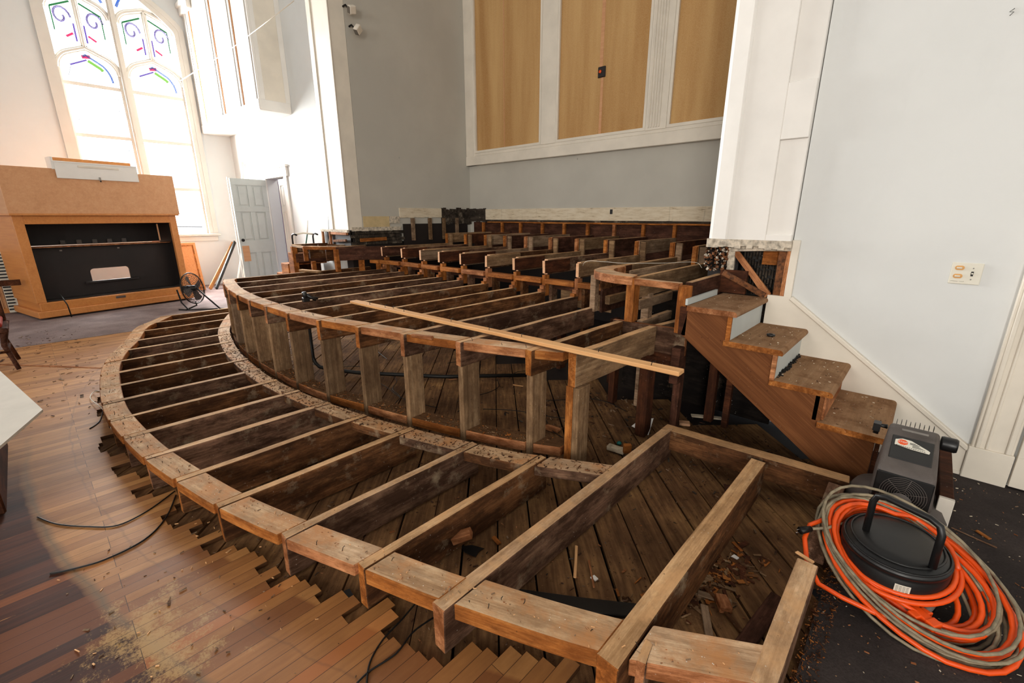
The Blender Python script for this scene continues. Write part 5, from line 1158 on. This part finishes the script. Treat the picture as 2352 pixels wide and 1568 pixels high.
for k in range(3):
    t = k*math.tau/3+.5; MB().lathe([(0, 0.004), (.022, 0.004), (.018, .06), (0, .06)], c=(xc+.13*math.cos(t), 2.66+.13*math.sin(t), 0), seg=12).build('foot', 'black', cm)
MB().lathe([(0, 0), (.031, 0), (.034, .008), (.034, .052), (.03, .06), (0, .06)], mat=Matrix.Translation((xc+.098, 2.78, .462)) @ Matrix.Rotation(math.pi/2, 4, 'Y'), seg=24).build('regulator_knob', 'black', cm)
MB().tube([(xc-.10, 2.8, .47), (xc-.135, 2.81, .465), (xc-.14, 2.80, .42)], .012).box((xc-.155, 2.78, .44), (xc-.125, 2.83, .48)).build('side_valve', 'black', cm)
fin = MB()
for k in range(9): fin.box((xc-.07+k*.017, 2.80, .495), (xc-.068+k*.017, 2.83, .513+(k % 3)*.003))
fin.build('cooling_fins', 'iron', cm)
# drum with bail handle
dr = thing('black_drum', 'round black tub with bail handle inside the coiled orange and grey cords', 'drum', (.12, 2.17, 0))
mwD = Matrix.Translation((.112, 2.165, 0)) @ Matrix.Rotation(math.radians(5), 4, 'X')
db = MB().lathe([(0, .02), (.14, .02), (.165, .04), (.174, .10), (.174, .205), (.169, .212), (.174, .218), (.174, .232), (.163, .238), (.14, .256), (.1, .264), (0, .266)], seg=48).build('drum_body', 'black', dr, mwD)
for r_, z_ in ((.166, .240), (.146, .256)): MB().tube([(r_*math.cos(t), r_*math.sin(t), z_) for t in [i*math.tau/48 for i in range(48)]], .004, 6, closed=True).build('rim_bead', 'black', db, mwD)
fa, fb = V((.016, 2.12, .255)), V((.220, 2.045, .25))
top = .175
da = (fb-fa).normalized(); up_ = V((.0, .10, 1)).normalized()
pts = [fa, fa+up_*(top-.04), fa+up_*(top-.012)+da*.01, fa+up_*top+da*.04, fb+up_*top-da*.04, fb+up_*(top-.012)-da*.01, fb+up_*(top-.04), fb]
MB().tube(pts, .0125, 12).build('bail_handle', 'black', dr)
p = V((0.0, -.186, .10)); lbm = mwD @ Matrix.Rotation(math.radians(14), 4, 'Z')
ls = MB(); 
for k in range(6):
    a0 = -math.pi/2-.13+k*.045; a1 = a0+.045
    ls.add([(.1752*math.cos(a0), .1752*math.sin(a0), .125+(.008 if k % 2 else 0)), (.1752*math.cos(a1), .1752*math.sin(a1), .125+(0 if k % 2 else .012)), (.1752*math.cos(a1), .1752*math.sin(a1), .188), (.1752*math.cos(a0), .1752*math.sin(a0), .188)], [(0, 1, 2, 3)])
tl_ = ls.build('torn_label', 'ivory', dr, lbm)
lt_ = MB()
for k in range(7):
    z_ = .181-k*.006
    for s_ in range(4):
        a0 = -math.pi/2-.11+s_*.058; lt_.add([(.1760*math.cos(a0), .1760*math.sin(a0), z_), (.1760*math.cos(a0+.045), .1760*math.sin(a0+.045), z_), (.1760*math.cos(a0+.045), .1760*math.sin(a0+.045), z_+.0016), (.1760*math.cos(a0), .1760*math.sin(a0), z_+.0016)], [(0, 1, 2, 3)])
lt_.build('label_print', 'iron', tl_, lbm)
# coils
Lp, Rp, Bp, Fp = V((-.176, 2.126, .12)), V((.434, 2.174, .05)), V((.079, 2.424, .28)), V((.275, 1.919, .02))
cc_ = (Lp+Rp)/2; uu = (Rp-Lp)/2; vv = (Fp-Bp)/2; cm2 = (Fp+Bp)/2
cen = (cc_+cm2)/2; nrm = uu.cross(vv).normalized()*-1
if nrm.z < 0: nrm = -nrm
def coil(name, mat, loops, r, seed, label, smin, smax, lift, shift=(0, 0)):
    rr = random.Random(seed); pts = []; S = rr.uniform(smin, smax); ox = oy = 0; hz = 0; tgt = (S, 0, 0, 0)
    cur = [S, 0.0, 0.0, 0.0]
    for k in range(loops):
        nx = [rr.uniform(smin, smax), rr.uniform(-.12, .12)+shift[0], rr.uniform(-.12, .12)+shift[1], rr.uniform(0, lift)]
        for i in range(30):
            t = i/30; e = [a+(b-a)*t for a, b in zip(cur, nx)]
            a = math.tau*t
            q = cen+uu*(math.cos(a)*e[0]+e[1])+vv*(math.sin(a)*e[0]+e[2])+nrm*(e[3]+.004*math.sin(3*a+k))
            q.z = max(q.z, r+.005)
            # stay outside the drum
            d = V((q.x-.112, q.y-2.165))
            if d.length < .180+r and q.z < .27: d = d.normalized()*(.180+r) if d.length > 1e-4 else V((.2, 0)); q.x = .112+d.x; q.y = 2.165+d.y
            pts.append(q)
        cur = nx
    return pts
def cord(name, mat, label, pts, r, extra=None):
    t = thing(name, label, 'extension cord', pts[0]); MB().tube(pts, r, 8).build('cord_loops', mat, t); return t
oc_ = cord('extension_cord', 'orange', 'thick orange extension cord coiled around the black drum', coil('o', 'orange', 10, .0095, 3, '', .56, 1.0, .08, (.0, .0)), .0095)
gc_ = cord('extension_cord', 'grey_cord', 'dirty grey extension cord coiled outermost over the orange one', coil('g', 'grey_cord', 15, .0062, 8, '', .60, 1.08, .10, (.01, .0)), .0062)
q0 = atz(1862, 1185, .19)
MB().tube([atz(1960, 1185, .22), atz(1900, 1190, .22), atz(1860, 1205, .2), atz(1848, 1235, .17), atz(1853, 1285, .13), atz(1880, 1340, .08), atz(1935, 1372, .07), atz(2020, 1412, .06), atz(2105, 1435, .05)], .0095, 8).tube([atz(1960, 1165, .22), atz(1990, 1148, .24), atz(2050, 1140, .26), atz(2110, 1165, .25), atz(2160, 1215, .2)], .0095, 8).build('cord_end', 'orange', oc_)
pa_ = atz(1838, 1218, .2); pg = atz(1862, 1214, .2)
MB().tube([pg, atz(1900, 1212, .21), atz(1960, 1195, .22)], .006, 8).build('cord_end', 'grey_cord', gc_)
plg = MB().tube([pg, pa_], [.012, .016], 10).build('plug', 'iron', gc_)
for dy in (-.007, .007): MB().tube([pa_+V((0, 0, dy)), pa_+(pa_-pg).normalized()*.02+V((0, 0, dy))], .0018, 5).build('prong', 'metal', plg)
t1, t2, t3_, t4_ = atz(2105, 1392, .09), atz(2118, 1418, .09), atz(2148, 1442, .085), atz(2085, 1402, .09)
c_ = atz(2115, 1412, .09); dirv = (atz(2150, 1440, .085)-atz(2095, 1395, .09)).normalized()
ttap = MB().box((-.05, -.018, -.013), (.028, .018, .013)).box((.024, -.021, -.016), (.056, .021, .016)).box((-.02, -.042, -.012), (.012, .042, .012)).build('triple_tap', 'orange', oc_, frame(c_, c_+dirv), bevel=.004, seg=2)
sd_ = dirv.cross(V((0, 0, 1))).normalized()
MB().box((-.017, .0421, -.006), (.008, .0425, .006)).build('tap_socket', 'iron', ttap, frame(c_, c_+dirv))
MB().tube([atz(2128, 1400, .1), atz(2145, 1383, .11)], [.014, .012], 10).build('plug', 'shroud', gc_); MB().tube([atz(2145, 1383, .11), atz(2160, 1365, .12), atz(2172, 1335, .13), atz(2178, 1300, .14)], .006, 8).build('cord_end', 'grey_cord', gc_)
# plank on edge behind the compressor
pk = thing('offcut_plank', 'thick brown plank with white painted end beside the compressor', 'plank', (.27, 2.9, 0))
MB().box((.235, 2.62, .0), (.285, 3.2, .27)).build('plank_body', ['redwood'], pk, bevel=.003); MB().box((.234, 2.60, .0), (.287, 2.622, .272)).build('painted_end', 'drywall', pk, bevel=.002)

hug = []
for k in range(3):
    rr_, zz = (.187, .205, .192)[k], (.13, .105, .085)[k]
    for i in range(36):
        a_ = math.radians(-215+k*8+i*7.2*1.0*(1.15 if k == 0 else 1)); hug.append(V((.112+rr_*math.cos(a_), 2.165+rr_*math.sin(a_), zz+.05*math.sin(a_)+.05+.012*k)))
MB().tube(hug[:36], .0095, 8).build('cord_loops', 'orange', oc_); MB().tube(hug[36:72], .0095, 8).build('cord_loops', 'orange', oc_)
# ================================================================ LIGHT
w = bpy.data.worlds.new('World'); bpy.context.scene.world = w; w.use_nodes = True
bg = w.node_tree.nodes['Background']; bg.inputs[0].default_value = (.93, .97, 1, 1); bg.inputs[1].default_value = 3.0
def area(name, loc, target, sx, sy, power, col=(1, 1, 1)):
    l = bpy.data.lights.new(name, 'AREA'); l.shape = 'RECTANGLE'; l.size = sx; l.size_y = sy; l.energy = power; l.color = col
    o = bpy.data.objects.new(name, l); C.objects.link(o); o.location = loc
    d = V(target)-V(loc); o.rotation_euler = d.to_track_quat('-Z', 'Y').to_euler(); return o
area('window_daylight', (XL-.7, WC, 3.4), (0, WC-.2, 3.0), 2.0, 4.3, 2100, (1, .99, .98))
area('window_daylight_south', (XL+.15, -4.5, 3.4), (0, -3.6, 2.4), 2.0, 4.3, 110, (1, .99, .98))  # unseen fill light added along the left wall, no window built there
for i, (x, p) in enumerate(((-8, 20), (-2, 240), (4, 580))): area('rear_window_daylight', (x, YR+.15, 2.9), (x, 0, 2.6), 2.2, 3.2, p, (1, .95, .88))  # unseen fill lights added behind the camera
area('side_window_daylight', (XR-.15, -2.5, 3.6), (0, -1.5, 2.6), 2.2, 4.2, 50, (1, .98, .95))  # unseen fill light added at the side wall, which has no window
for i, (x, y) in enumerate(((-8, YR+.02), (-2, YR+.02), (4, YR+.02))):  # unseen window frames on the solid rear wall, added to go with the fill lights
    wn = MB(); 
    for a in (-1.15, 0, 1.1): wn.box((x+a, y, 1.3), (x+a+.06, y+.06, 4.5))
    wn.box((x-1.15, y, 1.2), (x+1.15, y+.08, 1.3)); wn.box((x-1.15, y, 4.5), (x+1.15, y+.06, 4.6)); struct(wn.build('window_%d' % (i+2), 'white'))

area('corridor_lamp', (-9.6, 4.3, 2.58), (-9.6, 4.3, 0), .4, .4, 9, (1, .95, .9))  # unseen light added to brighten the lilac corridor wall
# ================================================================ CAMERA / VIEW
cd = bpy.data.cameras.new('camera'); cam = bpy.data.objects.new('camera', cd); C.objects.link(cam)
cd.sensor_width = 36; cd.lens = FP/2352*36; cd.clip_start = .05; cd.clip_end = 100
cam.location = CAM; cam.rotation_euler = (math.pi/2-PITCH, 0, YAW)
sc = bpy.context.scene; sc.camera = cam
sc.view_settings.view_transform = 'Standard'; sc.view_settings.look = 'None'; sc.view_settings.exposure = 0.0; sc.view_settings.gamma = 1
sc.view_settings.use_curve_mapping = False
sc.cycles.max_bounces = 6; sc.cycles.diffuse_bounces = 3; sc.cycles.adaptive_threshold = .05; sc.cycles.transparent_max_bounces = 8; sc.cycles.sample_clamp_indirect = 4
